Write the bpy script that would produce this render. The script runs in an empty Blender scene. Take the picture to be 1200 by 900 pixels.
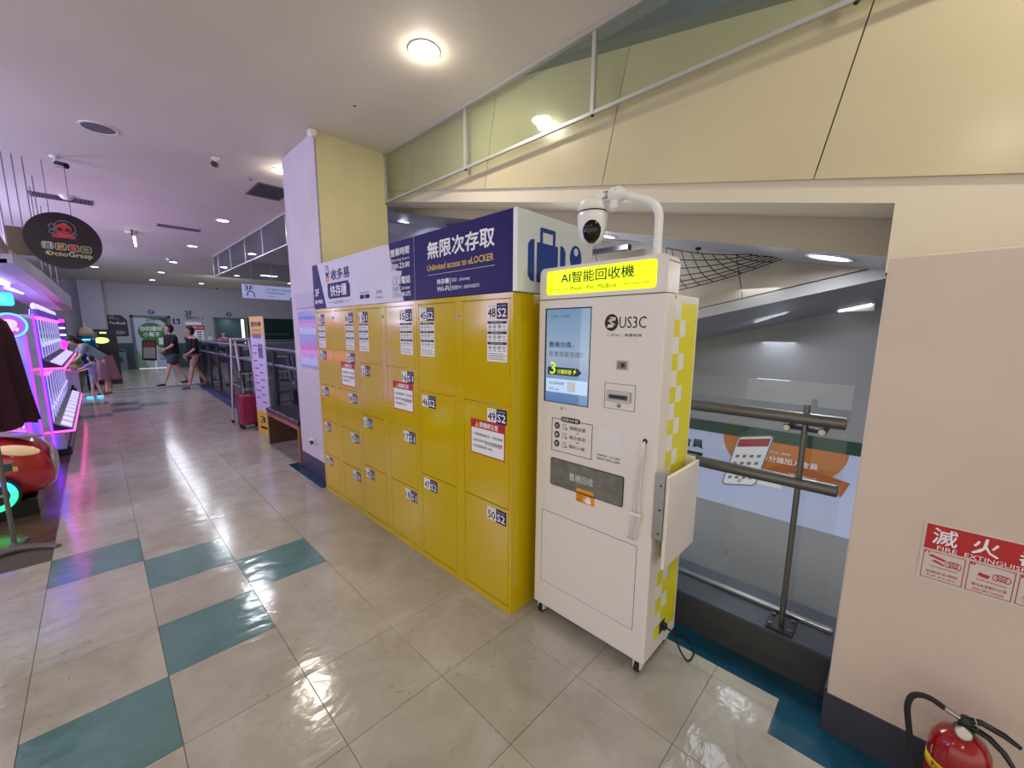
import bpy, bmesh, math, random
from mathutils import Vector, Matrix
random.seed(7)
scene = bpy.context.scene
COL = scene.collection

# ------------------------------------------------------------------ camera
YAW, PITCH, ROLL = 0.7949, -0.1512, 0.0073
cy, sy, cp, sp = math.cos(YAW), math.sin(YAW), math.cos(PITCH), math.sin(PITCH)
Fv = Vector((sy*cp, cy*cp, sp)); Rv = Vector((cy, -sy, 0)); Uv = Rv.cross(Fv)
R2 = Rv*math.cos(ROLL) + Uv*math.sin(ROLL); U2 = -Rv*math.sin(ROLL) + Uv*math.cos(ROLL)
cd = bpy.data.cameras.new('camera'); cam = bpy.data.objects.new('camera', cd); COL.objects.link(cam)
cd.sensor_width = 36; cd.lens = 471.3/1200*36
cd.shift_x = (600-595.5)/1200; cd.shift_y = (461.2-450)/1200
cd.clip_start = 0.02; cd.clip_end = 200
cam.matrix_world = Matrix(((R2.x, U2.x, -Fv.x, 0), (R2.y, U2.y, -Fv.y, 0), (R2.z, U2.z, -Fv.z, 1.62), (0, 0, 0, 1)))
scene.camera = cam
scene.view_settings.view_transform = 'Standard'; scene.view_settings.look = 'None'
scene.view_settings.exposure = 0.45; scene.view_settings.gamma = 1
# ------------------------------------------------------------------ world and mall light
w = bpy.data.worlds.new('world'); scene.world = w; w.use_nodes = True
w.node_tree.nodes['Background'].inputs[0].default_value = (0.90, 0.88, 0.85, 1)
w.node_tree.nodes['Background'].inputs[1].default_value = 1.05

def area(name, loc, target, size, power, col, sy_=None):
    l = bpy.data.lights.new(name, 'AREA'); l.energy = power; l.color = col; l.size = size
    if sy_: l.shape = 'RECTANGLE'; l.size_y = sy_
    else: l.shape = 'DISK'
    o = bpy.data.objects.new(name, l); COL.objects.link(o); o.location = loc
    o.rotation_euler = (Vector(target)-Vector(loc)).to_track_quat('-Z', 'Y').to_euler()
    return o
CEIL = 3.46
WARM = (1.0, 0.91, 0.76); COOL = (0.86, 0.90, 1.0)
# ceiling downlights: (x, y, power, colour)
DOWN = [(1.72, 2.49, 13, WARM), (1.72, 5.42, 9, WARM), (1.72, 8.5, 9, COOL), (1.72, 11.55, 9, COOL), (1.72, 14.6, 9, COOL),
        (1.72, 17.5, 9, COOL), (1.72, 20.4, 9, COOL), (-1.3, -0.43, 13, WARM), (1.72, -0.45, 13, WARM), (-1.3, 2.49, 10, WARM)]
for x, y, p, c in DOWN:
    area('downlight_lamp', (x, y, CEIL-0.012), (x, y, 0), 0.14, p*(.7 if y < 3 else 1.5), c)
    if y < 6:
        l = bpy.data.lights.new('downlight_bulb', 'POINT'); l.energy = p*.24; l.color = c; l.shadow_soft_size = .035
        o = bpy.data.objects.new('downlight_bulb', l); COL.objects.link(o); o.location = (x, y, CEIL-.05)
# violet fill added out of view for the glow of the arcade machines
area('arcade_fill', (-2.6, 5.8, 2.5), (0.8, 6.2, 3.3), 1.0, 50, (0.62, 0.56, 1.0), 1.6)
area('arcade_fill', (-2.7, 9.5, 2.6), (1.2, 9.8, 3.2), 1.2, 150, (0.62, 0.57, 1.0), 2.4)
area('arcade_fill', (-2.7, 13.8, 2.6), (1.5, 14.5, 3.2), 1.2, 130, (0.62, 0.59, 1.0), 2.4)

# ------------------------------------------------------------------ materials
def s2l(c):
    return tuple(((v/255)/12.92 if v/255 <= 0.04045 else ((v/255+0.055)/1.055)**2.4) for v in c)
MATS = {}
def mat(name, rgb, rough=0.5, metal=0.0, emit=0.0, ecol=None, spec=0.5, noise=0.0, nscale=8.0, bump=0.0, bscale=30.0,
        trans=0.0, alpha=1.0, coat=0.0, ior=1.45):
    if name in MATS: return MATS[name]
    m = bpy.data.materials.new(name); m.use_nodes = True; nt = m.node_tree; b = nt.nodes['Principled BSDF']
    c = s2l(rgb)
    b.inputs['Base Color'].default_value = (*c, 1); b.inputs['Roughness'].default_value = rough
    b.inputs['Metallic'].default_value = metal; b.inputs['Specular IOR Level'].default_value = spec
    b.inputs['Transmission Weight'].default_value = trans; b.inputs['Alpha'].default_value = alpha
    b.inputs['Coat Weight'].default_value = coat; b.inputs['Coat Roughness'].default_value = 0.05; b.inputs['IOR'].default_value = ior
    if emit:
        b.inputs['Emission Color'].default_value = (*(s2l(ecol) if ecol else c), 1); b.inputs['Emission Strength'].default_value = emit
    tc = nt.nodes.new('ShaderNodeTexCoord')
    if noise:
        n = nt.nodes.new('ShaderNodeTexNoise'); n.inputs['Scale'].default_value = nscale; n.inputs['Detail'].default_value = 4
        nt.links.new(tc.outputs['Object'], n.inputs['Vector'])
        r = nt.nodes.new('ShaderNodeValToRGB')
        r.color_ramp.elements[0].position = 0.3; r.color_ramp.elements[1].position = 0.7
        r.color_ramp.elements[0].color = (*[v*(1-noise) for v in c], 1); r.color_ramp.elements[1].color = (*[min(1, v*(1+noise*0.6)) for v in c], 1)
        nt.links.new(n.outputs[0], r.inputs[0]); nt.links.new(r.outputs[0], b.inputs['Base Color'])
    if bump:
        n2 = nt.nodes.new('ShaderNodeTexNoise'); n2.inputs['Scale'].default_value = bscale; n2.inputs['Detail'].default_value = 2
        nt.links.new(tc.outputs['Object'], n2.inputs['Vector'])
        bp = nt.nodes.new('ShaderNodeBump'); bp.inputs['Strength'].default_value = bump; bp.inputs['Distance'].default_value = 0.02
        nt.links.new(n2.outputs[0], bp.inputs['Height']); nt.links.new(bp.outputs[0], b.inputs['Normal'])
    MATS[name] = m; return m

def sheet_glass(name, tint, through, diffuse=0.0, rough=0.0, dcol=(150, 155, 150)):
    """thin flat pane: tinted see-through + mirror by Fresnel + a little haze"""
    m = bpy.data.materials.new(name); m.use_nodes = True; nt = m.node_tree
    for n in list(nt.nodes): nt.nodes.remove(n)
    out = nt.nodes.new('ShaderNodeOutputMaterial'); tr = nt.nodes.new('ShaderNodeBsdfTransparent'); gl = nt.nodes.new('ShaderNodeBsdfGlossy')
    df = nt.nodes.new('ShaderNodeBsdfDiffuse'); m1 = nt.nodes.new('ShaderNodeMixShader'); m2 = nt.nodes.new('ShaderNodeMixShader')
    fr = nt.nodes.new('ShaderNodeFresnel'); gm = nt.nodes.new('ShaderNodeNewGeometry'); mr = nt.nodes.new('ShaderNodeMapRange')
    mr.inputs[3].default_value = 1.5; mr.inputs[4].default_value = 1/1.5      # same thin-pane reflectance on both faces
    nt.links.new(gm.outputs['Backfacing'], mr.inputs[0]); nt.links.new(mr.outputs[0], fr.inputs[0])
    tr.inputs[0].default_value = (*[v/255*through for v in tint], 1); gl.inputs['Roughness'].default_value = rough
    df.inputs[0].default_value = (*s2l(dcol), 1)
    m1.inputs[0].default_value = diffuse
    nt.links.new(tr.outputs[0], m1.inputs[1]); nt.links.new(df.outputs[0], m1.inputs[2])
    nt.links.new(fr.outputs[0], m2.inputs[0]); nt.links.new(m1.outputs[0], m2.inputs[1]); nt.links.new(gl.outputs[0], m2.inputs[2])
    nt.links.new(m2.outputs[0], out.inputs[0]); MATS[name] = m; return m

def tile_mat(name, rgb, rgb2, rough=0.14):
    m = bpy.data.materials.new(name); m.use_nodes = True; nt = m.node_tree; b = nt.nodes['Principled BSDF']
    geo = nt.nodes.new('ShaderNodeNewGeometry'); oi = nt.nodes.new('ShaderNodeObjectInfo')
    n = nt.nodes.new('ShaderNodeTexNoise'); n.inputs['Scale'].default_value = 3.2; n.inputs['Detail'].default_value = 6; n.inputs['Roughness'].default_value = 0.62
    n.inputs['Distortion'].default_value = 0.8
    nt.links.new(geo.outputs['Position'], n.inputs['Vector'])
    r = nt.nodes.new('ShaderNodeValToRGB'); r.color_ramp.elements[0].position = 0.32; r.color_ramp.elements[1].position = 0.68
    r.color_ramp.elements[0].color = (*s2l(rgb2), 1); r.color_ramp.elements[1].color = (*s2l(rgb), 1)
    nt.links.new(n.outputs[0], r.inputs[0])
    hs = nt.nodes.new('ShaderNodeHueSaturation'); mr = nt.nodes.new('ShaderNodeMapRange'); mr.inputs[3].default_value = 0.93; mr.inputs[4].default_value = 1.05
    nt.links.new(oi.outputs['Random'], mr.inputs[0]); nt.links.new(mr.outputs[0], hs.inputs['Value']); nt.links.new(r.outputs[0], hs.inputs['Color'])
    # dark scuffs
    n3 = nt.nodes.new('ShaderNodeTexNoise'); n3.inputs['Scale'].default_value = 14; n3.inputs['Detail'].default_value = 3; n3.inputs['Distortion'].default_value = 2.0
    nt.links.new(geo.outputs['Position'], n3.inputs['Vector'])
    r3 = nt.nodes.new('ShaderNodeValToRGB'); r3.color_ramp.elements[0].position = 0.24; r3.color_ramp.elements[1].position = 0.34
    r3.color_ramp.elements[0].color = (0.72, 0.70, 0.66, 1); r3.color_ramp.elements[1].color = (1, 1, 1, 1)
    nt.links.new(n3.outputs[0], r3.inputs[0])
    mx = nt.nodes.new('ShaderNodeMixRGB'); mx.blend_type = 'MULTIPLY'; mx.inputs[0].default_value = 1
    nt.links.new(hs.outputs[0], mx.inputs[1]); nt.links.new(r3.outputs[0], mx.inputs[2]); nt.links.new(mx.outputs[0], b.inputs['Base Color'])
    b.inputs['Roughness'].default_value = rough; b.inputs['Specular IOR Level'].default_value = 0.9
    # waxed vinyl: slow ripples, stretched over the tile
    mp = nt.nodes.new('ShaderNodeMapping'); mp.inputs['Scale'].default_value = (5, 9, 1); nt.links.new(geo.outputs['Position'], mp.inputs[0])
    n2 = nt.nodes.new('ShaderNodeTexNoise'); n2.inputs['Scale'].default_value = 1.5; n2.inputs['Detail'].default_value = 3; nt.links.new(mp.outputs[0], n2.inputs['Vector'])
    bp = nt.nodes.new('ShaderNodeBump'); bp.inputs['Strength'].default_value = 0.28; bp.inputs['Distance'].default_value = 0.012
    nt.links.new(n2.outputs[0], bp.inputs['Height']); nt.links.new(bp.outputs[0], b.inputs['Normal'])
    MATS[name] = m; return m

# ------------------------------------------------------------------ mesh helpers
_txt = {}
def text_mesh(s, bold):
    k = (s, bold)
    if k in _txt: return _txt[k]
    c = bpy.data.curves.new('t', 'FONT'); c.body = s; c.resolution_u = 2; c.size = 1; c.offset = bold; c.fill_mode = 'FRONT'
    o = bpy.data.objects.new('t', c); COL.objects.link(o)
    bpy.context.view_layer.update()
    me = bpy.data.meshes.new_from_object(o.evaluated_get(bpy.context.evaluated_depsgraph_get()))
    vs = [v.co.copy() for v in me.vertices]; fs = [tuple(p.vertices) for p in me.polygons]
    bpy.data.objects.remove(o); bpy.data.curves.remove(c); bpy.data.meshes.remove(me)
    _txt[k] = (vs, fs); return _txt[k]

class Fr:
    """a local frame: origin, u (right), v (up), n = u x v (towards the reader)"""
    def __init__(s, o, u, v):
        s.o = Vector(o); s.u = Vector(u).normalized(); s.v = Vector(v).normalized(); s.n = s.u.cross(s.v)
    def p(s, a, b, c=0): return s.o + s.u*a + s.v*b + s.n*c
    def off(s, a, b, c=0): return Fr(s.p(a, b, c), s.u, s.v)
def WEST(x, y=0, z=0): return Fr((x, y, z), (0, -1, 0), (0, 0, 1))      # surface facing -x ; a = -(world y)
def SOUTH(y, x=0, z=0): return Fr((x, y, z), (1, 0, 0), (0, 0, 1))      # surface facing -y ; a = world x
def EAST(x, y=0, z=0): return Fr((x, y, z), (0, 1, 0), (0, 0, 1))
def UP(z, x=0, y=0): return Fr((x, y, z), (1, 0, 0), (0, 1, 0))
def DOWNF(z, x=0, y=0): return Fr((x, y, z), (1, 0, 0), (0, -1, 0))

class MB:
    def __init__(s): s.v = []; s.f = []; s.m = []; s.sm = []; s.mats = []
    def mi(s, m):
        if m not in s.mats: s.mats.append(m)
        return s.mats.index(m)
    def add(s, vs, fs, m, smooth=False):
        b = len(s.v); s.v += [tuple(v) for v in vs]; k = s.mi(m)
        for f in fs: s.f.append(tuple(b+i for i in f)); s.m.append(k); s.sm.append(smooth)
        return s
    def box(s, p0, p1, m, bev=0.0, seg=2, frame=None):
        (x0, y0, z0), (x1, y1, z1) = p0, p1
        x0, x1 = sorted((x0, x1)); y0, y1 = sorted((y0, y1)); z0, z1 = sorted((z0, z1))
        vs = [Vector(c) for c in ((x0,y0,z0),(x1,y0,z0),(x1,y1,z0),(x0,y1,z0),(x0,y0,z1),(x1,y0,z1),(x1,y1,z1),(x0,y1,z1))]
        fs = [(0,3,2,1),(4,5,6,7),(0,1,5,4),(1,2,6,5),(2,3,7,6),(3,0,4,7)]
        if bev > 0:
            bm = bmesh.new(); bv = [bm.verts.new(v) for v in vs]
            for f in fs: bm.faces.new([bv[i] for i in f])
            bev = min(bev, 0.49*min(x1-x0, y1-y0, z1-z0))
            bmesh.ops.bevel(bm, geom=bm.edges[:], offset=bev, segments=seg, affect='EDGES', profile=0.5)
            bm.verts.index_update(); vs = [v.co.copy() for v in bm.verts]; fs = [tuple(v.index for v in f.verts) for f in bm.faces]; bm.free()
        if frame: vs = [frame.p(*v) for v in vs]
        return s.add(vs, fs, m)
    def quad(s, pts, m): return s.add(pts, [tuple(range(len(pts)))], m)
    def prism(s, fr, pts, d, m, side=None, smooth=False):
        """2D polygon (counter-clockwise for the reader) in frame, from c=0 back to front c=d"""
        n = len(pts); a = [fr.p(x, y, 0) for x, y in pts]; b = [fr.p(x, y, d) for x, y in pts]
        if d < 0: a, b = b, a
        s.add(b, [tuple(range(n))], m); s.add(a, [tuple(range(n-1, -1, -1))], m)
        s.add(a+b, [(i, (i+1) % n, n+(i+1) % n, n+i) for i in range(n)], side or m, smooth)
        return s
    def plate(s, fr, x0, y0, x1, y1, d, m): return s.prism(fr, [(x0,y0),(x1,y0),(x1,y1),(x0,y1)], d, m)
    def rplate(s, fr, x0, y0, x1, y1, r, d, m, n=5):
        pts = []
        for cx, cy_, a0 in ((x1-r,y0+r,-90),(x1-r,y1-r,0),(x0+r,y1-r,90),(x0+r,y0+r,180)):
            for k in range(n+1):
                a = math.radians(a0+90*k/n); pts.append((cx+r*math.cos(a), cy_+r*math.sin(a)))
        return s.prism(fr, pts, d, m)
    def disc(s, fr, cx, cy_, rx, ry, d, m, n=24, rot=0):
        pts = []
        for k in range(n):
            a = 2*math.pi*k/n; x, y = rx*math.cos(a), ry*math.sin(a)
            pts.append((cx+x*math.cos(rot)-y*math.sin(rot), cy_+x*math.sin(rot)+y*math.cos(rot)))
        return s.prism(fr, pts, d, m)
    def ring(s, fr, cx, cy_, ro, ri, d, m, n=28, ky=1.0):
        vs = []
        for k in range(n):
            a = 2*math.pi*k/n; c, q = math.cos(a), math.sin(a)*ky
            vs += [fr.p(cx+ro*c, cy_+ro*q, 0), fr.p(cx+ro*c, cy_+ro*q, d), fr.p(cx+ri*c, cy_+ri*q, d), fr.p(cx+ri*c, cy_+ri*q, 0)]
        fs = []
        for k in range(n):
            a, b = 4*k, 4*((k+1) % n)
            fs += [(a, b, b+1, a+1), (a+1, b+1, b+2, a+2), (a+2, b+2, b+3, a+3)]
        return s.add(vs, fs, m)
    def line(s, fr, x0, y0, x1, y1, wd, m, d=0.0006):
        L = math.hypot(x1-x0, y1-y0) or 1; nx, ny = -(y1-y0)/L*wd/2, (x1-x0)/L*wd/2
        return s.prism(fr, [(x0-nx,y0-ny),(x1-nx,y1-ny),(x1+nx,y1+ny),(x0+nx,y0+ny)], d, m)
    def tube(s, pts, r, m, n=8, caps=True, smooth=True):
        pts = [Vector(p) for p in pts]; N = len(pts); rs = r if isinstance(r, (list, tuple)) else [r]*N
        t = [(pts[min(i+1, N-1)]-pts[max(i-1, 0)]).normalized() for i in range(N)]
        up = Vector((0, 0, 1)) if abs(t[0].z) < 0.9 else Vector((1, 0, 0))
        a = t[0].cross(up).normalized(); vs = []
        for i in range(N):
            a = (a - t[i]*a.dot(t[i])).normalized(); b = t[i].cross(a)
            for k in range(n):
                an = 2*math.pi*k/n; vs.append(pts[i]+(a*math.cos(an)+b*math.sin(an))*rs[i])
        fs = [(i*n+k, i*n+(k+1) % n, (i+1)*n+(k+1) % n, (i+1)*n+k) for i in range(N-1) for k in range(n)]
        s.add(vs, fs, m, smooth)
        if caps: s.add(vs[:n], [tuple(range(n-1, -1, -1))], m); s.add(vs[-n:], [tuple(range(n))], m)
        return s
    def cyl(s, p0, p1, r, m, n=20): return s.tube([p0, p1], r, m, n)
    def lathe(s, prof, m, M=None, n=24, smooth=True, sx=1, sy=1):
        M = M or Matrix.Identity(4); vs = []
        for r, z in prof:
            for k in range(n):
                a = 2*math.pi*k/n; vs.append(M @ Vector((r*math.cos(a)*sx, r*math.sin(a)*sy, z)))
        P = len(prof)
        fs = [(i*n+k, i*n+(k+1) % n, (i+1)*n+(k+1) % n, (i+1)*n+k) for i in range(P-1) for k in range(n)]
        fs += [tuple(range(n-1, -1, -1)), tuple((P-1)*n+k for k in range(n))]
        return s.add(vs, fs, m, smooth)
    def ball(s, c, r, m, n=16, M=None):
        rx, ry, rz = r if isinstance(r, (tuple, list)) else (r, r, r)
        prof = [(max(1e-4, math.sin(math.pi*i/(n//2))), -math.cos(math.pi*i/(n//2))) for i in range(n//2+1)]
        T = Matrix.Translation(c) @ (M or Matrix.Identity(4)) @ Matrix.Diagonal((rx, ry, rz, 1))
        return s.lathe(prof, m, T, n)
    def text(s, txt, fr, x0, y0, x1, y1, m, bold=0.0, lift=0.0012, keep=False, shear=0.0, spread=0.0):
        """fit a line of lettering into the rectangle x0..x1, y0..y1 of the frame"""
        vs, fs = text_mesh(txt, 0.05 if bold > 0.05 else 0)
        if not vs: return s
        ax = min(v.x for v in vs); bx = max(v.x for v in vs); ay = min(v.y for v in vs); by = max(v.y for v in vs)
        kx = (x1-x0)/(bx-ax); ky = (y1-y0)/(by-ay); ox, oy = x0, y0
        if keep:
            k = min(kx, ky); ox = x0+((x1-x0)-k*(bx-ax))/2; oy = y0+((y1-y0)-k*(by-ay))/2; kx = ky = k
        if spread:
            for i in range(8):
                a = math.pi*i/4; s.add([fr.p(ox+(v.x-ax+spread*math.cos(a))*kx, oy+(v.y-ay+spread*math.sin(a))*ky, lift+i*1.5e-5) for v in vs], fs, m)
            return s
        big = abs(y1-y0) > 0.022 and bold > 0.011       # heavy strokes: the outline drawn again slightly aside
        for i, (du, dv) in enumerate(((0, 0), (-.9, 0), (.9, 0), (0, .9), (0, -.9)) if big else ((0, 0),)):
            e = min(bold, .03)
            s.add([fr.p(ox+(v.x-ax+du*e)*kx, oy+(v.y-ay+dv*e)*ky, lift+i*1.5e-5) for v in vs], fs, m)
        return s
    def build(s, name, parent=None, **kw):
        me = bpy.data.meshes.new(name); me.from_pydata(s.v, [], s.f)
        for m in s.mats: me.materials.append(m)
        me.polygons.foreach_set('material_index', s.m); me.polygons.foreach_set('use_smooth', s.sm); me.update()
        return link(name, me, parent, **kw)

def link(name, me, parent=None, label=None, cat=None, group=None, kind=None, loc=None):
    o = bpy.data.objects.new(name, me); COL.objects.link(o)
    if parent is not None:
        o.parent = parent
        if parent.get('_w') is not None: o.matrix_parent_inverse = Matrix.Translation(Vector(parent['_w'])).inverted()
    if loc: o.location = loc
    if label: o['label'] = label
    if cat: o['category'] = cat
    if group: o['group'] = group
    if kind: o['kind'] = kind
    return o
def thing(name, label, cat, loc=(0, 0, 0), group=None):
    """Empty at the base of a thing; its parts are built in world coordinates and parented with an inverse translation"""
    o = bpy.data.objects.new(name, None); COL.objects.link(o); o.location = loc; o['label'] = label; o['category'] = cat; o['_w'] = tuple(loc)
    if group: o['group'] = group
    return o
def copy_tree(root, dx, label):
    """copy a thing built at one place to another place offset by dx; parts share meshes"""
    r = root.copy(); COL.objects.link(r); r.location = root.location + Vector(dx); r['label'] = label
    for ch in list(root.children):
        c = ch.copy(); COL.objects.link(c); c.parent = r
        for g in list(ch.children):
            d = g.copy(); COL.objects.link(d); d.parent = c
    return r

# shared materials
BLACK = mat('black_print', (22, 22, 24), 0.6); WHITE = mat('white_print', (235, 235, 238), 0.5); NAVY = mat('navy_print', (28, 22, 92), 0.5, spec=.3)
REDP = mat('red_print', (178, 38, 40), 0.5); YEL = mat('yellow_enamel', (200, 170, 0), 0.15, bump=0.05, bscale=3, spec=0.4, coat=0.1)
GOLDP = mat('gold_print', (225, 190, 60), 0.5); GREYP = mat('grey_print', (120, 120, 122), 0.5)
CHROME = mat('brushed_steel', (170, 170, 168), 0.3, 0.9, bump=0.02); DARKM = mat('dark_metal', (46, 48, 52), 0.45, 0.4)
KW = mat('kiosk_white', (224, 216, 210), 0.38, spec=0.4); PLW = mat('white_plastic', (225, 224, 222), 0.35); BLK = mat('black_plastic', (20, 20, 22), 0.3)
RUB = mat('black_rubber', (26, 26, 27), 0.7)
LAMP = mat('lamp_diffuser', (255, 246, 225), 0.5, emit=9.0, ecol=(255, 244, 222)); LAMPC = mat('cool_lamp_diffuser', (240, 244, 255), 0.5, emit=6.0, ecol=(236, 242, 255))
# ================================================================== SETTING
X0, Y0, TS = 0.0797, 4.1322, 0.4555
tile_c = tile_mat('cream_vinyl_tile', (184, 181, 172), (163, 158, 147)); tile_t = tile_mat('teal_vinyl_tile', (98, 138, 140), (84, 122, 124))
tile_n = tile_mat('dark_blue_vinyl', (12, 74, 98), (8, 58, 82), 0.2)
GROUT = mat('tile_joint', (84, 78, 68), 0.8)
SHOPF = mat('brown_shop_floor', (96, 72, 60), 0.22, noise=0.25, nscale=5, bump=0.03)
EDGE_X = X0-TS
m = MB(); m.box((-4.2, -6, -0.05), (2.14, 15.2, 0.0), GROUT); m.box((-4.2, 15.2, -0.05), (8.2, 23, 0.0), GROUT)
floor = m.build('floor', kind='structure')
TEAL = {(-2,-1),(-1,0),(0,1),(1,2),(0,3),(-1,4),(1,-17),(0,-16),(0,-18),(-1,-15),(-1,-19),(-2,-14),(-2,-20)}
TH = 0.004; G = 0.0011
cache = {}
def tile_mesh(wx, wy, teal):
    k = (round(wx, 4), round(wy, 4), teal)
    if k not in cache:
        t = MB(); mm = tile_t if teal else tile_c
        a, b, e = wx/2-G, wy/2-G, 0.0008
        vs = [(-a,-b,0),(a,-b,0),(a,b,0),(-a,b,0),(-a,-b,TH-e),(a,-b,TH-e),(a,b,TH-e),(-a,b,TH-e),(-a+e,-b+e,TH),(a-e,-b+e,TH),(a-e,b-e,TH),(-a+e,b-e,TH)]
        t.add(vs, [(8,9,10,11)]+[(i, (i+1) % 4, 4+(i+1) % 4, 4+i) for i in range(4)]+[(4+i, 4+(i+1) % 4, 8+(i+1) % 4, 8+i) for i in range(4)], mm)
        me = bpy.data.meshes.new('tile'); me.from_pydata(t.v, [], t.f); me.materials.append(mm); me.update(); cache[k] = me
    return cache[k]
STRIPX = 1.985
def tile_ranges():
    for j in range(-42, 20):
        y1 = Y0-j*TS; y0 = y1-TS; yc = (y0+y1)/2
        cols = [(X0+i*TS, X0+(i+1)*TS, i) for i in range(-2, 4)]
        if yc < 15.2:
            xs = [c for c in cols if not (c[2] < -1 and y1 > 4.55)]
            if y0 > -0.1: xs.append((X0+4*TS, STRIPX, 4))
        else: xs = [(X0+i*TS, X0+(i+1)*TS, i) for i in range(-1, 17)]
        if yc < 4.55: xs += [(X0+i*TS, X0+(i+1)*TS, i) for i in range(-9, -2)]
        for a, b, i in xs: yield i, j, a, b, y0, y1
far = MB(); n_obj = 0
for i, j, a, b, ya, yb in sorted(tile_ranges(), key=lambda t: t[4]):
    near = (-0.35 < ya < 14.0) and -2 <= i <= 4 and not (i == 3 and ya < 0.2)
    if j == 8 and i == 3:
        t = MB(); t.prism(UP(0), [(a+G, ya+G), (1.765, ya+G), (1.765, .2305), (b-G, .2305), (b-G, yb-G), (a+G, yb-G)], TH, tile_c); t.build('tile', floor); n_obj += 1; continue
    if ya < 0.23 < yb and i == 4: ya = 0.23
    if ya < 0.23 and i == 3: b = 1.765
    teal = (i, j) in TEAL
    if near and n_obj < 298:
        o = link('tile', tile_mesh(b-a, yb-ya, teal), floor, loc=((a+b)/2, (ya+yb)/2, 0)); n_obj += 1
    else:
        mm = tile_t if teal else tile_c
        far.quad([(a+G, ya+G, TH), (b-G, ya+G, TH), (b-G, yb-G, TH), (a+G, yb-G, TH)], mm)
o = far.build('distant_tiles', floor, kind='stuff')
# dark blue vinyl along the walls
m = MB(); m.box((STRIPX+.001, 0.23, 0), (2.14, 4.1, TH), tile_n); m.box((1.767, -1.5, 0), (2.14, 0.229, TH), tile_n)
m.build('trim_1', kind='structure', label='dark blue vinyl border strip along the sill and wall')
m = MB(); m.box((1.492, 4.16, 0.004), (1.62, 5.21, 0.0065), tile_n); m.build('trim_2', kind='structure', label='dark blue vinyl strip at the foot of the pillar')
m = MB(); m.box((-4.2, 4.56, 0), (EDGE_X-.004, 15.2, 0.006), SHOPF); m.box((EDGE_X-.004, 4.56, 0), (EDGE_X, 15.2, 0.008), CHROME)
m.build('floor_shop', kind='structure')
m = MB(); m.box((-0.6, 14.95, 0.004), (2.2, 15.05, 0.012), DARKM); m.build('trim_3', kind='structure', label='dark metal expansion strip across the far corridor')

# ceiling
CEILM = mat('ceiling_paint', (212, 204, 192), 0.7, noise=0.05, nscale=1.2)
m = MB(); m.box((-6, -6, CEIL), (2.335, 12.77, CEIL+0.1), CEILM); m.box((-6, 12.77, CEIL), (8.2, 23, CEIL+0.1), CEILM); m.box((2.335, 7.6, CEIL), (8.2, 12.77, CEIL+0.1), CEILM)
m.box((2.335, -6, CEIL), (4.4, -2.6, CEIL+.1), CEILM)
m.build('ceiling', kind='structure')
# void ceiling, one storey up
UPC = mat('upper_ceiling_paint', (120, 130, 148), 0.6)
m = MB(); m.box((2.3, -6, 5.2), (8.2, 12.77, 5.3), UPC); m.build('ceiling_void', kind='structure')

# pillar
PILL = mat('lavender_white_paint', (205, 198, 205), 0.6, noise=0.05, nscale=3, bump=0.05, bscale=12)
CREAM = mat('cream_paint', (206, 196, 150), 0.55, noise=0.05, nscale=3)
SKB = mat('slate_blue_skirting', (62, 66, 84), 0.4)
m = MB(); m.box((1.62, 4.135, 0), (2.335, 5.07, CEIL), PILL); pil = m.build('wall_pillar', kind='structure')
m = MB(); m.box((1.625, 4.128, 0), (2.335, 4.135, CEIL), CREAM); m.build('cream_face', pil)
m = MB(); m.box((1.61, 4.133, 0), (1.62, 5.075, 0.19), SKB); m.build('baseboard_pillar', kind='structure')
m = MB(); m.box((1.612, 4.131, 0.19), (1.625, 4.145, CEIL), mat('corner_bead', (150, 145, 140), 0.6)); m.build('corner_bead', pil)

# sill of the opening with its steps
SILL = mat('slate_painted_sill', (64, 70, 80), 0.38, noise=0.12, nscale=9, bump=0.06); SILLF = mat('sill_front_paint', (62, 62, 62), 0.4, noise=0.15, nscale=7)
m = MB(); m.box((2.14, 0.05, -0.6), (2.46, 4.13, 0.20), SILLF); m.box((2.125, 0.05, 0.20), (2.46, 4.13, 0.215), SILL)
m.build('wall_sill', kind='structure')
m = MB(); m.box((2.295, 0.10, 0.215), (2.325, 4.1, 0.235), CHROME, 0.003); m.build('trim_4', kind='structure', label='steel channel along the foot of the glass guard')

# right walls
WALLR = mat('warm_grey_wall_paint', (206, 189, 174), 0.6, noise=0.06, nscale=2.5, bump=0.06, bscale=14)
WALLU = mat('upper_wall_paint', (200, 195, 180), 0.6, noise=0.03, nscale=2)
m = MB(); m.box((1.95, -4, 0), (2.50, 0.075, 1.885), WALLR, 0.006); m.build('wall_right', kind='structure')
m = MB(); m.box((1.942, -4, 0), (1.951, 0.082, 0.175), mat('dark_skirting', (54, 56, 66), 0.45)); m.box((1.95, 0.074, 0), (2.14, 0.083, 0.19), MATS['dark_skirting']); m.build('baseboard_right', kind='structure')
ZI = lambda y: 2.149+0.2082*y          # underside of the moving-walk ramp
FX = 2.42
ang = math.atan(0.2082)
def yzprism(mb, pts, x0, x1, m_):       # polygon in (y,z) extruded in x
    a = [(x0, y, z) for y, z in pts]; b = [(x1, y, z) for y, z in pts]; n = len(pts)
    mb.add(a, [tuple(range(n))], m_); mb.add(b, [tuple(range(n-1, -1, -1))], m_)
    mb.add(a+b, [(i, n+i, n+(i+1) % n, (i+1) % n) for i in range(n)], m_)
    return mb
FASC = mat('cream_ramp_panel', (190, 180, 148), 0.22, noise=0.06, nscale=1.6, spec=0.5); STRIP = mat('cream_ramp_edge', (206, 198, 178), 0.45)
m = MB()
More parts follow.
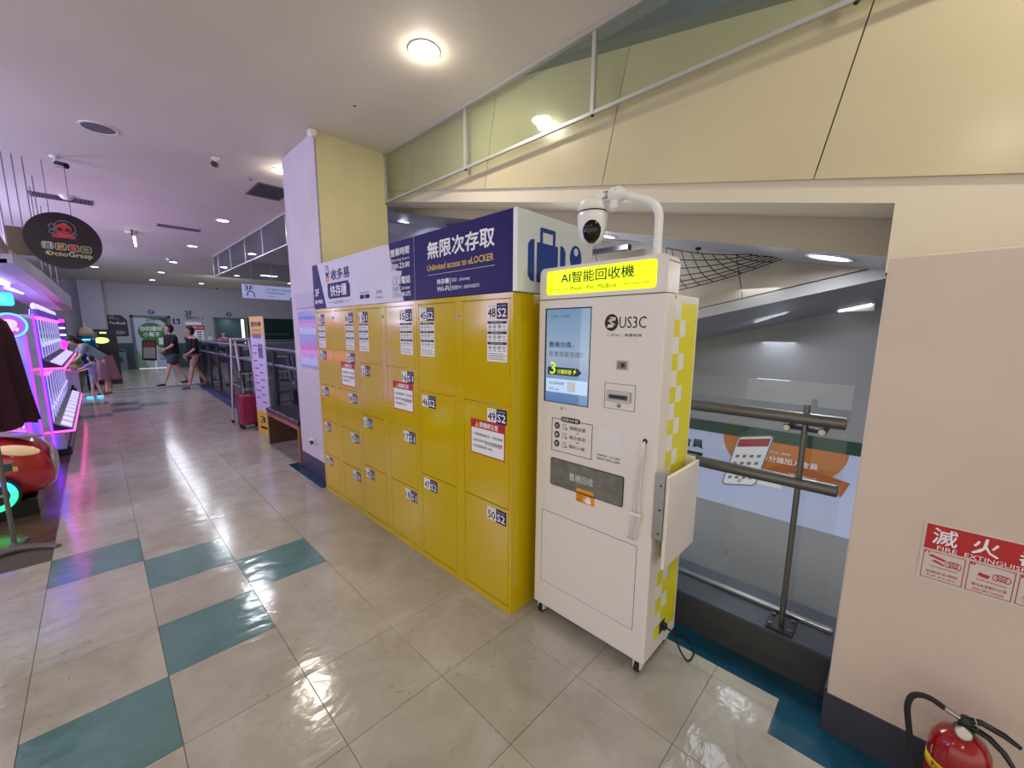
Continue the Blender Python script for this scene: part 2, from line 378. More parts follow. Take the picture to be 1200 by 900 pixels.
yzprism(m, [(-4, 1.885), (0.1, 1.885), (0.1, ZI(0.1)), (9, ZI(9)), (9, ZI(9)+.14), (0.1, ZI(0.1)+.14), (-4, ZI(0.1)+0.14-4*0.2082)], FX, 2.74, STRIP)
m.build('wall_ramp_edge', kind='structure')
m = MB(); yzprism(m, [(-4, 1.885), (0.1, 1.885), (0.1, 2.6), (-4, 2.6)], FX+0.001, 2.7, WALLU); m.build('wall_right_upper', kind='structure')
rampw = MB(); yzprism(rampw, [(-4, ZI(-4)+.11), (9, ZI(9)+.11), (9, ZI(9)+.86), (-4, ZI(-4)+.86)], FX+0.004, 2.74, mat('panel_backing', (90, 84, 72), 0.8))
ramp = rampw.build('wall_ramp', kind='structure')
ca, sa = math.cos(ang), math.sin(ang)
base_y = 0.39; base_z = ZI(0.39)+0.10
for k in range(-4, 8):
    p = MB(); L = 1.155; s0 = k*L+0.003; s1 = (k+1)*L-0.003
    pts = []
    for s_, t_ in ((s0, 0), (s1, 0), (s1, 0.755), (s0, 0.755)):
        pts.append((base_y+s_*ca-t_*sa, base_z+s_*sa+t_*ca))
    yzprism(p, pts, FX-0.018, FX+0.004, FASC); p.build('panel', ramp)
# balustrade of the ramp above the panels
BGL = sheet_glass('ramp_balustrade_glass', (90, 110, 135), 0.55, 0.35, 0.1, (70, 84, 104))
m = MB(); yzprism(m, [(-4, ZI(-4)+.86), (9, ZI(9)+.86), (9, ZI(9)+.94), (-4, ZI(-4)+.94)], FX-0.01, FX+0.10, mat('ramp_skirt_metal', (92, 96, 98), 0.4, 0.3)); m.build('skirt', ramp)
m = MB(); yzprism(m, [(-4, ZI(-4)+.94), (9, ZI(9)+.94), (9, ZI(9)+1.6), (-4, ZI(-4)+1.6)], FX+0.04, FX+0.05, BGL); m.build('balustrade_glass', ramp)
m = MB(); yzprism(m, [(-4, ZI(-4)+1.6), (9, ZI(9)+1.6), (9, ZI(9)+1.68), (-4, ZI(-4)+1.68)], FX+0.0, FX+0.09, RUB); m.build('handrail', ramp)
# ramp body: soffit behind the edge, downstand beam and lower soffit
BEAM = mat('beam_paint', (172, 162, 144), 0.6); SOFF = mat('soffit_paint', (138, 140, 150), 0.5)
m = MB(); yzprism(m, [(-0.6, 1.97-.6*.235), (9, 1.97+9*.235), (9, 4.9), (-0.6, 2.7)], 2.745, 2.80, BEAM); m.build('wall_beam', kind='structure')
m = MB(); m.add([(2.80, -0.6, 1.97-.6*.235), (4.4, -0.6, 1.97-.6*.235), (4.4, 9, 1.97+9*.235), (2.80, 9, 1.97+9*.235)], [(0, 3, 2, 1)], SOFF)
m.add([(2.80, -0.6, 2.02-.6*.235), (4.4, -0.6, 2.02-.6*.235), (4.4, 9, 2.02+9*.235), (2.80, 9, 2.02+9*.235)], [(0, 1, 2, 3)], SOFF)
m.build('ceiling_soffit', kind='structure')
# second ramp falling away on the far side of the well
BG = mat('well_wall_paint', (142, 144, 148), 0.45, noise=0.08, nscale=2)
Z2 = lambda y: 1.985-0.205*y
PAN2 = mat('old_cream_panel', (150, 142, 128), 0.5, noise=0.14, nscale=4)
m = MB(); yzprism(m, [(-1, Z2(-1)+.075), (4.5, Z2(4.5)+.075), (4.5, 3.6), (-1, 3.6)], 3.41, 3.6, mat('panel_backing', (90, 84, 72))); r2 = m.build('wall_far_ramp', kind='structure')
for k in range(-2, 4):
    p = MB(); s0 = k*1.155+0.003-0.25; s1 = s0+1.149; pts = []
    for s_, t_ in ((s0, 0.085), (s1, 0.085), (s1, 1.6), (s0, 1.6)): pts.append((s_*ca+t_*sa, 1.985-s_*sa+t_*ca))
    yzprism(p, pts, 3.39, 3.41, PAN2); p.build('panel', r2)
m = MB(); yzprism(m, [(-1, Z2(-1)), (4.5, Z2(4.5)), (4.5, Z2(4.5)+.075), (-1, Z2(-1)+.075)], 3.38, 3.6, mat('ramp_edge_grey', (140, 138, 136), 0.5)); m.build('lower_edge', r2)
m = MB(); m.add([(3.38, -1, Z2(-1)+.001), (4.25, -1, 2.12), (4.25, 4.5, 0.86), (3.38, 4.5, Z2(4.5)+.001)], [(0, 1, 2, 3)], mat('far_ramp_underside', (120, 124, 134), 0.5))
m.build('underside', r2)
m = MB(); m.box((4.2, -3, -3.2), (4.4, 9, 5.2), BG); m.build('wall_well', kind='structure')
m = MB(); m.box((3.1, -3, -3.2), (4.2, 9, -0.95), mat('lower_ramp_floor', (92, 98, 102), 0.5)); m.build('floor_lower_ramp', kind='structure')
m = MB(); m.box((2.5, -3, -3), (4.4, -2.8, 5.2), BG); m.build('wall_well_end', kind='structure')
# atrium beyond the pillar
DK = mat('atrium_dark_wall', (58, 64, 72), 0.5)
m = MB(); m.box((8.2, -3, -4), (8.4, 23, 5.2), DK); m.build('wall_atrium', kind='structure')
m = MB(); m.box((2.0, 5, -4.1), (8.2, 15.2, -4.0), mat('lower_hall_floor', (70, 74, 80), 0.25)); m.build('floor_lower_hall', kind='structure')
m = MB(); m.box((2.2, 15.1, -4), (8.2, 15.2, -0.05), DK); m.box((2.14, 5.1, -4), (2.2, 15.2, -0.05), DK); m.build('wall_slab_edge', kind='structure')
BSTR = mat('blue_border_tile', (74, 84, 128), 0.25)
m = MB(); m.add([(1.86, 10.0, .0045), (2.2, 9.0, .0045), (2.45, 15.5, .0045), (2.0, 15.5, .0045)], [(0, 1, 2, 3)], BSTR); m.build('trim_5', kind='structure', label='blue border tiles beside the far balustrade')

# far wall
FARW = mat('far_wall_paint', (166, 166, 172), 0.6); DG = mat('dark_green_dado', (44, 66, 72), 0.4)
YF = 22.7
m = MB(); m.box((-5, YF, 0), (1.07, YF+.2, CEIL), FARW); m.box((2.34, YF, 0), (3.86, YF+.2, CEIL), FARW); m.box((1.07, YF, 2.2), (2.34, YF+.2, CEIL), FARW)
m.box((5.13, YF, 0), (8.2, YF+.2, CEIL), FARW); m.box((3.86, YF, 2.2), (5.13, YF+.2, CEIL), FARW); m.box((3.86, YF, 0), (5.13, YF+.2, 1.0), FARW)
m.build('wall_back', kind='structure')
m = MB(); m.box((0.3, YF-.02, 0), (1.07, YF, 1.07), DG); m.box((2.34, YF-.02, 0), (3.86, YF, 1.05), DG); m.build('trim_6', kind='structure', label='dark green dado of the far wall')
m = MB(); m.box((-0.28, YF-0.35, 0), (0.36, YF, CEIL), mat('far_pillar_paint', (172, 168, 182), 0.6)); m.build('wall_back_pillar', kind='structure')
# arcade shell on the left
m = MB(); m.box((-4.3, 5.2, 0), (-4.2, 23, CEIL), mat('arcade_wall_paint', (92, 82, 120), 0.5)); m.build('wall_left', kind='structure')

# doors and openings of the far wall
m = MB(); FRG = mat('grey_door_frame', (96, 100, 110), 0.4)
m.box((1.07, YF-.04, 0), (1.16, YF, 2.2), FRG); m.box((2.25, YF-.04, 0), (2.34, YF, 2.2), FRG); m.box((1.07, YF-.04, 2.12), (2.34, YF, 2.2), FRG)
door = m.build('door_1', kind='structure')
PGW = mat('poster_pale', (176, 190, 204), 0.5); GRN = mat('poster_green', (46, 126, 52), 0.5)
for x0, x1 in ((1.16, 1.70), (1.71, 2.25)):
    p = MB(); p.box((x0, YF+.0, 0.02), (x1, YF+.03, 2.12), PGW); p.build('door_leaf', door)
f = SOUTH(YF-.004); p = MB()
p.prism(f, [(1.45, 2.12), (1.9, 2.02), (2.25, 2.08), (2.25, 2.12)], .002, GRN); p.prism(f, [(1.9, 2.12), (2.25, 1.8), (2.25, 2.12)], .003, mat('dark_green_print', (30, 70, 50)))
p.disc(f, 1.68, 1.52, 0.42, 0.40, .003, GRN, 32); p.disc(f, 1.98, 1.15, .22, .3, .0025, GRN, 24)
p.prism(f, [(1.16, 0.02), (1.5, .02), (1.16, .8)], .002, mat('pale_green_print', (110, 160, 110)))
p.text('APP', f, 1.55, 1.96, 1.86, 2.06, NAVY, .01, .004)
p.text('你的購物', f, 1.33, 1.56, 2.03, 1.76, WHITE, .02, .005); p.text('小幫手', f, 1.42, 1.33, 1.95, 1.52, WHITE, .02, .005)
pf = Fr((1.28, YF-.012, 0.35), (1, 0, -.08), (.08, 0, 1))
p.rplate(pf, 0, 0, .46, .86, .06, .004, BLK); p.plate(pf, .04, .1, .42, .55, .005, mat('phone_screen', (150, 140, 140))); p.plate(pf, .04, .57, .42, .78, .005, mat('phone_red', (110, 40, 40)))
p.plate(f, 1.88, 1.0, 2.1, 1.28, .005, WHITE)
for k in range(5): p.plate(f, 1.85, .35+k*.1, 2.2, .39+k*.1, .003, GREYP)
p.build('door_poster', door)
m = MB(); m.box((3.86, YF-.03, 1.0), (3.93, YF, 2.2), FRG); m.box((5.06, YF-.03, 1.0), (5.13, YF, 2.2), FRG); m.box((3.86, YF-.03, 2.14), (5.13, YF, 2.2), FRG)
m.box((3.86, YF+.9, .8), (5.13, YF+.95, 2.4), mat('counter_room_wall', (40, 66, 72), 0.5, emit=0.05)); m.build('window_1', kind='structure')
area('counter_room_lamp', (4.6, YF+.5, 2.15), (4.5, YF+.6, 1), .3, 3, COOL)
m = MB(); m.box((5.2, YF-.05, 1.06), (7.6, YF-.01, 2.2), mat('dark_green_glass', (34, 54, 52), 0.15)); wn = m.build('window_2', kind='structure')
p = MB(); f = SOUTH(YF-.052); p.text('美食 FOOD', f, 5.9, 1.62, 6.9, 1.8, mat('faded_print', (20, 30, 34)), .01); p.text('FRESH MARKET', f, 5.9, 1.38, 7.0, 1.5, mat('pale_faded_print', (76, 98, 98))); p.build('lettering', wn)
# ================================================================== LOCKERS
LX = 1.52
fw = WEST(LX)      # a = -y
def plate_mesh(yl, zt, num, code):
    """number plate: yl = left edge (world y), zt = top"""
    p = MB(); W, Hh = 0.156, 0.076
    f = fw.off(-yl, zt-Hh, 0.0)
    p.plate(f, 0, 0, W*.48, Hh, .0012, WHITE); p.plate(f, W*.48, -.003, W, Hh+.003, .0014, NAVY)
    p.text(num, f, .008, .008, W*.48-.008, .054, BLACK, .02, .0022); p.text(code, f, W*.48+.009, .008, W-.008, .052, WHITE, .02, .0024)
    p.text('S M / L XL', f, .008, .062, W*.44, .070, BLACK, 0, .0022); p.text('LOCKER', f, W*.5+.008, .062, W-.01, .069, WHITE, 0, .0024)
    return p
def sheet_mesh(yl, zt):
    p = MB(); W, Hh = .156, .222; f = fw.off(-yl, zt-Hh)
    p.plate(f, 0, 0, W, Hh, .001, WHITE)
    for r, (zb, t, words) in enumerate(((.205, '寄物流程 Deposit', '1234'), (.150, '取物流程 Pick up', '5678'), (.093, '付款方式 Payment', '9012'))):
        p.plate(f, .004, zb-.001, W-.004, zb+.013, .0016, BLACK); p.text(t, f, .03, zb+.002, W-.03, zb+.010, WHITE, 0, .0022)
        for k in range(4):
            cx = .022+k*.037
            p.text('掃選開付'[k], f, cx-.010, zb-.027, cx+.010, zb-.008, BLACK, .02, .0018); p.plate(f, cx-.012, zb-.037, cx+.012, zb-.033, .0014, GREYP)
            if k < 3: p.prism(f, [(cx+.014, zb-.02), (cx+.020, zb-.017), (cx+.014, zb-.014)], .0014, BLACK)
    for k in range(4): p.plate(f, .008, .010+k*.010, W-.008-(k % 2)*.02, .0135+k*.010, .0014, GREYP)
    return p
def warn_mesh(yl, zt, W=.29, Hh=.21):
    p = MB(); f = fw.off(-yl, zt-Hh)
    p.plate(f, 0, 0, W, Hh, .001, REDP); p.plate(f, .008, .008, W-.008, Hh-.052, .0015, WHITE)
    p.prism(f, [(.040, Hh-.044), (.076, Hh-.044), (.058, Hh-.010)], .0018, GOLDP); p.text('!', f, .056, Hh-.039, .060, Hh-.019, REDP, .02, .0025)
    p.text('開櫃請注意', f, .082, Hh-.044, W-.055, Hh-.012, WHITE, .02, .0022)
    p.text('1.手機請開啟藍牙，勿在亂櫃', f, .02, .112, W-.02, .130, BLACK, .02, .0022); p.text('2.請勿將手機APP離開櫃體', f, .02, .075, W-.02, .093, BLACK, .02, .0022)
    p.plate(f, .13, .070, W-.025, .0725, .0018, BLACK); p.text('3.無法開櫃手動+APP6', f, .02, .040, W*.66, .058, BLACK, .02, .0022)
    return p
def locker_unit(y0, w, cols, zs, nums, code, label, warn, lockn):
    """y0 = near end; cols = [(y_left, y_right, plate side)] ; zs = door edges from the top"""
    y1 = y0+w
    t = thing('locker_bank', label, 'lockers', (LX+.3, (y0+y1)/2, 0), 'yellow locker banks')
    p = MB(); p.box((LX+.012, y0+.001, 0.0), (2.10, y1-.001, 1.825), YEL, .002); p.build('cabinet', t)
    p = MB(); f = []
    p.box((LX, y0+.001, 1.797), (LX+.014, y1-.001, 1.825), YEL, .001); p.box((LX, y0+.001, 0), (LX+.014, y1-.001, zs[-1]-.003), YEL, .001)
    ys = sorted([y0+.001, y1-.001]+[v for c in cols for v in c[:2]])
    for a, b in ((ys[0], ys[1]), (ys[2], ys[3]), (ys[4], ys[5])):
        p.box((LX, a+(.0025 if a != ys[0] else 0), zs[-1]-.003), (LX+.014, b-(.0025 if b != ys[5] else 0), 1.797), YEL, .001)
    p.build('frame', t)
    n = 0
    for ci, (yl, yr, side) in enumerate(cols):
        for r in range(len(zs)-1):
            p = MB(); p.box((LX, yr, zs[r+1]+.0025), (LX+.016, yl, zs[r]-.0025), YEL, .0018); d = p.build('door', t)
            if side == 'L': px = yl-.018
            else: px = yr+.018+.156
            plate_mesh(px, zs[r]-.026, nums[n], code).build('number_plate', d)
            if r == 0: sheet_mesh(px, zs[r]-.112).build('instruction_sheet', d, label='white instruction sheet with small black icons')
            if nums[n] in warn: warn_mesh(yr+.03+(.29 if w < 10 and len(zs) == 4 else .27), zs[r]-.105, .29 if len(zs) == 4 else .27).build('warning_sheet', d, label='red and white warning sheet')
            n += 1
    p = MB()
    ym = (ys[2]+ys[3])/2
    for z in lockn:
        p.cyl((LX-.004, ym, z), (LX+.005, ym, z), .011, CHROME, 14); p.cyl((LX-.0055, ym, z), (LX-.003, ym, z), .006, BLK, 10)
    p.build('lock', t)
    return t
locker_unit(1.46, .895, [(2.330, 1.952, 'L'), (1.862, 1.482, 'R')], [1.795, 1.222, .637, .045], ['45','46','47','48','49','50'], 'S2',
            'yellow locker bank of six large doors nearest the white kiosk', {'49'}, [1.715])
locker_unit(2.357, .89, [(3.222, 2.850, 'L'), (2.768, 2.392, 'R')], [1.795, 1.365, .930, .487, .050], ['11','12','13','14','15','16','17','18'], 'S1',
            'yellow locker bank of eight doors, middle of the three', {'16'}, [1.73])
locker_unit(3.249, .872, [(4.082, 3.752, 'L'), (3.662, 3.290, 'R')], [1.795, 1.455, 1.105, .750, .402, .050], ['01','02','03','04','05','06','07','08','09','10'], 'S0',
            'yellow locker bank of ten small doors beside the pillar', {'07'}, [1.735])
# ---- sign box on top of the lockers
SGW = mat('sign_white', (206, 204, 222), 0.35, spec=0.5); SGN = mat('sign_navy', (26, 18, 92), 0.45, spec=.25)
t = thing('sign_box', 'long purple and white sign box standing on top of the yellow lockers', 'sign', (1.8, 2.8, 1.825))
p = MB(); p.box((LX+.02, 1.47, 1.827), (2.19, 4.11, 2.22), mat('sign_carcass', (190, 190, 196), 0.5)); p.build('carcass', t)
ZB, ZT = 1.828, 2.232
p = MB(); p.box((LX, 1.462, ZB), (LX+.02, 2.362, ZT), SGN, .001); pr_ = p.build('front_panel', t, label='purple right hand sign panel')
f = fw; q = MB()
q.text('無限次存取', f, -2.21, 2.07, -1.60, 2.17, WHITE, .025); q.text('Unlimited access to eLOCKER', f, -2.215, 1.998, -1.605, 2.035, GOLDP, .012)
for k in range(46): q.plate(f, -2.21+k*.0134, 1.970, -2.203+k*.0134, 1.973, .001, WHITE)
q.text('快存櫃', f, -2.115, 1.908, -1.995, 1.940, WHITE, .02); q.text('Wi-Fi', f, -2.115, 1.866, -1.995, 1.894, WHITE, .02); q.plate(f, -1.985, 1.862, -1.981, 1.940, .001, WHITE)
q.text('SSID : aliveway', f, -1.970, 1.908, -1.80, 1.934, WHITE); q.text('密碼PW : 0800458075', f, -1.970, 1.866, -1.72, 1.892, WHITE)
q.build('lettering', pr_)
p = MB(); p.box((LX, 2.366, ZB), (LX+.02, 4.125, ZT), SGW, .001); pl = p.build('front_panel', t, label='white and purple left hand sign panel'); q = MB()
q.prism(f, [(-4.124, ZB+.001), (-3.835, ZB+.001), (-4.005, ZT-.001), (-4.124, ZT-.001)], .0008, SGN)
q.text('3F', f, -4.085, 1.945, -3.99, 2.01, WHITE, .02); q.text('臺中電館', f, -4.095, 1.875, -3.915, 1.91, WHITE, .02)
q.prism(f, [(-2.367, ZB+.001), (-2.367, ZT-.001), (-2.685, ZT-.001), (-2.66, 2.10), (-2.60, 2.07), (-2.60, 2.04), (-2.52, 2.03), (-2.56, 1.93), (-2.50, ZB+.001)][::-1], .0008, SGN)
q.text('收多易', f, -3.70, 2.062, -3.335, 2.150, SGN, .03); q.prism(f, [(-3.79, 1.93), (-3.76, 1.905), (-3.335, 1.905), (-3.335, 2.00), (-3.37, 2.04), (-3.79, 2.04)], .0009, SGN)
q.text('快存櫃', f, -3.73, 1.925, -3.40, 2.02, WHITE, .02, .002)
q.text('eLOCKER', f, -3.66, 1.860, -3.47, 1.885, SGN, .01); q.plate(f, -3.79, 1.872, -3.68, 1.875, .001, SGN); q.plate(f, -3.45, 1.872, -3.34, 1.875, .001, SGN)
# padlock emblem beside the name
q.rplate(f, -3.82, 2.055, -3.74, 2.105, .012, .001, mat('padlock_orange', (196, 148, 90))); q.disc(f, -3.78, 2.135, .036, .036, .001, SGN, 16); q.ring(f, -3.78, 2.17, .030, .020, .001, SGN, 16); q.disc(f, -3.78, 2.15, .018, .018, .0016, WHITE, 12); q.plate(f, -3.79, 2.068, -3.77, 2.092, .0016, GOLDP)
q.text('Download APP', f, -3.155, 1.915, -3.005, 1.93, SGN); q.rplate(f, -3.16, 1.875, -3.09, 1.905, .005, .001, BLACK); q.rplate(f, -3.075, 1.875, -3.0, 1.905, .005, .001, BLACK)
q.text('加好友', f, -2.89, 1.90, -2.80, 1.925, SGN); q.text('Contact us', f, -2.90, 1.865, -2.79, 1.885, SGN)
def outlined(q, s_, x0, y0, x1, y1, b=.02):
    q.text(s_, f, x0, y0, x1, y1, SGN, 0, .0014, spread=.075); q.text(s_, f, x0, y0, x1, y1, WHITE, b, .0022)
outlined(q, '營業時間', -2.66, 2.135, -2.42, 2.185); outlined(q, 'Opening hours', -2.66, 2.095, -2.42, 2.12, .01); outlined(q, '9:00-23:00', -2.66, 2.05, -2.42, 2.085)
outlined(q, '客服電話', -2.65, 1.945, -2.415, 1.995); outlined(q, 'Call Center', -2.65, 1.905, -2.415, 1.93, .01); outlined(q, '0800-388-075', -2.65, 1.86, -2.415, 1.89)
q.build('lettering', pl)
p = MB(); p.box((LX+.003, 1.44, ZB), (2.20, 1.46, ZT), mat('sign_pale_grey', (205, 212, 214), 0.35), .001); ps = p.build('side_panel', t, label='pale grey end panel with a blue suitcase symbol')
f2 = SOUTH(1.44); BLU = mat('suitcase_blue', (24, 58, 138), 0.4); q = MB()
q.rplate(f2, 1.675, 1.885, 1.855, 2.09, .006, .001, BLU); q.prism(f2, [(1.655, 1.885), (1.655, 2.10), (1.625, 2.095), (1.605, 2.07), (1.605, 1.915), (1.625, 1.89)][::-1], .001, BLU)
q.prism(f2, [(1.875, 1.885), (1.905, 1.89), (1.925, 1.915), (1.925, 2.07), (1.905, 2.095), (1.875, 2.10)], .001, BLU)
for a, b, c_, d in ((1.70, 2.09, 1.722, 2.165), (1.808, 2.09, 1.83, 2.165)): q.plate(f2, a, b, c_, d, .001, BLU)
q.rplate(f2, 1.70, 2.145, 1.83, 2.168, .01, .0011, BLU)
q.disc(f2, 2.025, 2.05, .058, .072, .001, BLU, 28); q.disc(f2, 2.025, 2.085, .020, .022, .002, MATS['sign_pale_grey'], 16)
q.build('suitcase_symbol', ps)
p = MB(); p.box((LX-.0015, 1.4385, ZB), (LX+.006, 1.4625, ZT), WHITE); p.build('corner_trim', t)

# ================================================================== KIOSK
KX, KY0, KY1 = 1.65, 0.715, 1.395
t = thing('recycling_kiosk', 'tall white phone recycling kiosk on castors beside the yellow lockers', 'kiosk', (1.82, 1.05, 0))
p = MB(); p.box((KX, KY0, 0.072), (2.005, KY1, 1.785), KW, .006); p.build('cabinet', t)
p = MB(); f = WEST(KX); 
hd = [(-KY1+.005, 1.788), (-KY0-.002, 1.788), (-KY0-.002, 1.915)]
for k in range(7): a = math.radians(90*k/6); hd.append((-KY0-.002-.03+.03*math.cos(a), 1.912+.03*math.sin(a)))
for k in range(7): a = math.radians(90+90*k/6); hd.append((-KY1+.005+.03+.03*math.cos(a), 1.912+.03*math.sin(a)))
fb = WEST(1.765); p.prism(fb, hd, 0.115, KW); hdr = p.build('header', t)
LIME = mat('lime_lightbox', (214, 240, 10), 0.35, emit=0.75, ecol=(214, 240, 0))
p = MB(); p.rplate(f, -1.345, 1.808, -.765, 1.925, .015, .002, LIME); lb = p.build('light_box', hdr, label='lime green lit title panel')
q = MB(); q.text('AI智能回收機', f, -1.255, 1.860, -.865, 1.912, BLACK, .012, .0032); q.text('iPhone ‧ iPad ‧ MacBook', f, -1.20, 1.823, -.945, 1.843, BLACK, .004, .0032)
q.plate(f, -1.325, 1.832, -1.215, 1.834, .0028, BLACK); q.plate(f, -.93, 1.832, -.79, 1.834, .0028, BLACK)
hdr2 = q.build('title_lettering', hdr)
# screen
SCR = bpy.data.materials.new('display_screen'); SCR.use_nodes = True; nt = SCR.node_tree; b = nt.nodes['Principled BSDF']
b.inputs['Base Color'].default_value = (0.03, 0.04, 0.06, 1); b.inputs['Roughness'].default_value = 0.03; b.inputs['Specular IOR Level'].default_value = 1.0
geo = nt.nodes.new('ShaderNodeNewGeometry'); sx_ = nt.nodes.new('ShaderNodeSeparateXYZ'); nt.links.new(geo.outputs['Position'], sx_.inputs[0])
mr = nt.nodes.new('ShaderNodeMapRange'); mr.inputs[1].default_value = 1.27; mr.inputs[2].default_value = 1.73; nt.links.new(sx_.outputs[2], mr.inputs[0])
rr = nt.nodes.new('ShaderNodeValToRGB'); e = rr.color_ramp.elements; e[0].color = (*s2l((100, 138, 196)), 1); e[1].color = (*s2l((128, 164, 200)), 1)
nn = rr.color_ramp.elements.new(.5); nn.color = (*s2l((176, 196, 222)), 1)
nt.links.new(mr.outputs[0], rr.inputs[0]); nt.links.new(rr.outputs[0], b.inputs['Emission Color']); b.inputs['Emission Strength'].default_value = 0.5
p = MB(); p.plate(f, -1.350, 1.260, -1.072, 1.742, .0015, BLK); p.plate(f, -1.340, 1.264, -1.076, 1.736, .002, SCR); sc_ = p.build('screen', t)
INK = mat('screen_ink', (52, 62, 88), 0.2); LG = mat('screen_lime', (190, 215, 60), 0.2, emit=0.5); q = MB()
q.text('US3C x US3C', f, -1.31, 1.695, -1.19, 1.708, INK, .01, .0028); q.text('舊機估價，', f, -1.32, 1.545, -1.17, 1.575, INK, .012, .0028); q.text('在家就能完成！', f, -1.32, 1.498, -1.115, 1.526, INK, .008, .0028)
q.prism(f, [(-1.325, 1.405), (-1.14, 1.405), (-1.115, 1.424), (-1.14, 1.445), (-1.325, 1.445)], .0026, mat('screen_dark_band', (44, 58, 66), 0.2))
q.text('3', f, -1.31, 1.41, -1.275, 1.47, LG, .02, .0036); q.text('分鐘到帳', f, -1.265, 1.412, -1.175, 1.436, LG, .015, .0034); q.prism(f, [(-1.165, 1.41), (-1.145, 1.43), (-1.155, 1.43), (-1.148, 1.444), (-1.168, 1.425), (-1.158, 1.425)], .0034, LG)
q.plate(f, -1.335, 1.315, -1.08, 1.385, .0024, mat('screen_pale_band', (168, 196, 222), 0.2, emit=0.5)); q.text('線上估價 點這裡', f, -1.315, 1.355, -1.22, 1.370, INK, .01, .003); q.text('US3C.com', f, -1.315, 1.325, -1.25, 1.338, INK, .01, .003)
q.plate(f, -1.20, 1.325, -1.15, 1.375, .003, WHITE)
q.build('screen_graphics', sc_)
# logo
q = MB(); cx, cz = -.965, 1.667
q.disc(f, cx, cz, .034, .038, .001, BLACK, 28)
for dz, sgn in ((.011, 1), (-.011, -1)): 
    q.prism(f, [(cx-.020, cz+dz-.006+sgn*.0), (cx+.020, cz+dz-.002), (cx+.020, cz+dz+.006), (cx-.016, cz+dz+.002)], .0018, KW)
q.line(f, cx-.018, cz+.010, cx+.018, cz-.010, .007, KW, .0018); q.line(f, cx-.020, cz-.020, cx+.010, cz-.018, .006, KW, .0018); q.line(f, cx-.008, cz+.022, cx+.020, cz+.020, .006, KW, .0018)
q.text('US3C', f, -.925, 1.642, -.798, 1.692, BLACK, .004); q.text('二手3C｜買賣租賃', f, -.985, 1.604, -.815, 1.618, BLACK, .012)
q.build('logo_print', t)
# camera eye, scanner card, indicator
q = MB(); q.rplate(f, -.930, 1.455, -.872, 1.500, .003, .003, CHROME); q.plate(f, -.924, 1.460, -.878, 1.495, .004, mat('warm_grey_plate', (130, 118, 110), 0.4)); q.disc(f, -.896, 1.477, .009, .010, .006, BLK, 16); q.build('camera_eye', t)
q = MB()
for a, b_, c_, d in ((-.985, 1.272, -.982, 1.392), (-.832, 1.272, -.829, 1.392), (-.985, 1.272, -.829, 1.2745), (-.985, 1.3895, -.829, 1.392)): q.plate(f, a, b_, c_, d, .0006, mat('panel_seam', (120, 112, 106), 0.6))
pn = q.build('reader_panel', t); q = MB(); q.rplate(f, -.970, 1.308, -.850, 1.358, .008, .010, CHROME); q.rplate(f, -.957, 1.320, -.862, 1.342, .003, .011, mat('slot_grey', (90, 88, 86), 0.4)); q.plate(f, -.952, 1.327, -.868, 1.338, .0115, BLK); q.disc(f, -.908, 1.290, .010, .009, .002, GREYP, 14); q.build('card_slot', pn)
q = MB(); q.plate(f, -1.235, 1.228, -1.228, 1.240, .001, BLACK); q.disc(f, -1.205, 1.235, .002, .002, .001, BLACK, 8); q.build('indicator', t)
# steps box
q = MB()
for a, b_, c_, d in ((-1.292, 1.002, -1.289, 1.178), (-1.045, 1.002, -1.042, 1.178), (-1.292, 1.002, -1.042, 1.005), (-1.292, 1.175, -1.042, 1.178)): q.plate(f, a, b_, c_, d, .0008, BLACK)
q.rplate(f, -1.232, 1.166, -1.115, 1.192, .012, .0014, BLACK); q.text('回收3步驟', f, -1.222, 1.171, -1.125, 1.187, WHITE, .02, .0022)
for k, (a, b_) in enumerate((('估', '掃碼估價'), ('驗', '機台檢測'), ('收', '簽約入帳'))):
    z = 1.140-k*.048
    q.disc(f, -1.257, z, .017, .018, .0012, BLACK, 20); q.text(a, f, -1.266, z-.009, -1.248, z+.009, WHITE, .01, .0022)
    q.rplate(f, -1.222, z-.014, -1.200, z+.014, .003, .0008, GREYP); q.rplate(f, -1.219, z-.011, -1.203, z+.011, .002, .0012, KW); q.plate(f, -1.216, z-.002, -1.206, z+.0005, .0016, GREYP); q.disc(f, -1.198, z-.010, .006, .006, .0014, GREYP, 10)
    q.text(b_, f, -1.178, z-.010, -1.082, z+.010, BLACK, .01)
    if k < 2: q.prism(f, [(-1.135, z-.019), (-1.128, z-.027), (-1.121, z-.019)], .0012, mat('dark_red_print', (120, 40, 50)))
q.build('steps_print', t)
q = MB(); q.plate(f, -1.015, 1.045, -.885, 1.170, .0006, mat('label_white', (222, 220, 218), 0.4)); q.text('客服電話．線上諮詢', f, -1.012, 1.034, -.888, 1.043, BLACK, .01); q.text('0809-096-684', f, -1.012, 1.016, -.888, 1.027, BLACK, .02); q.build('contact_label', t)
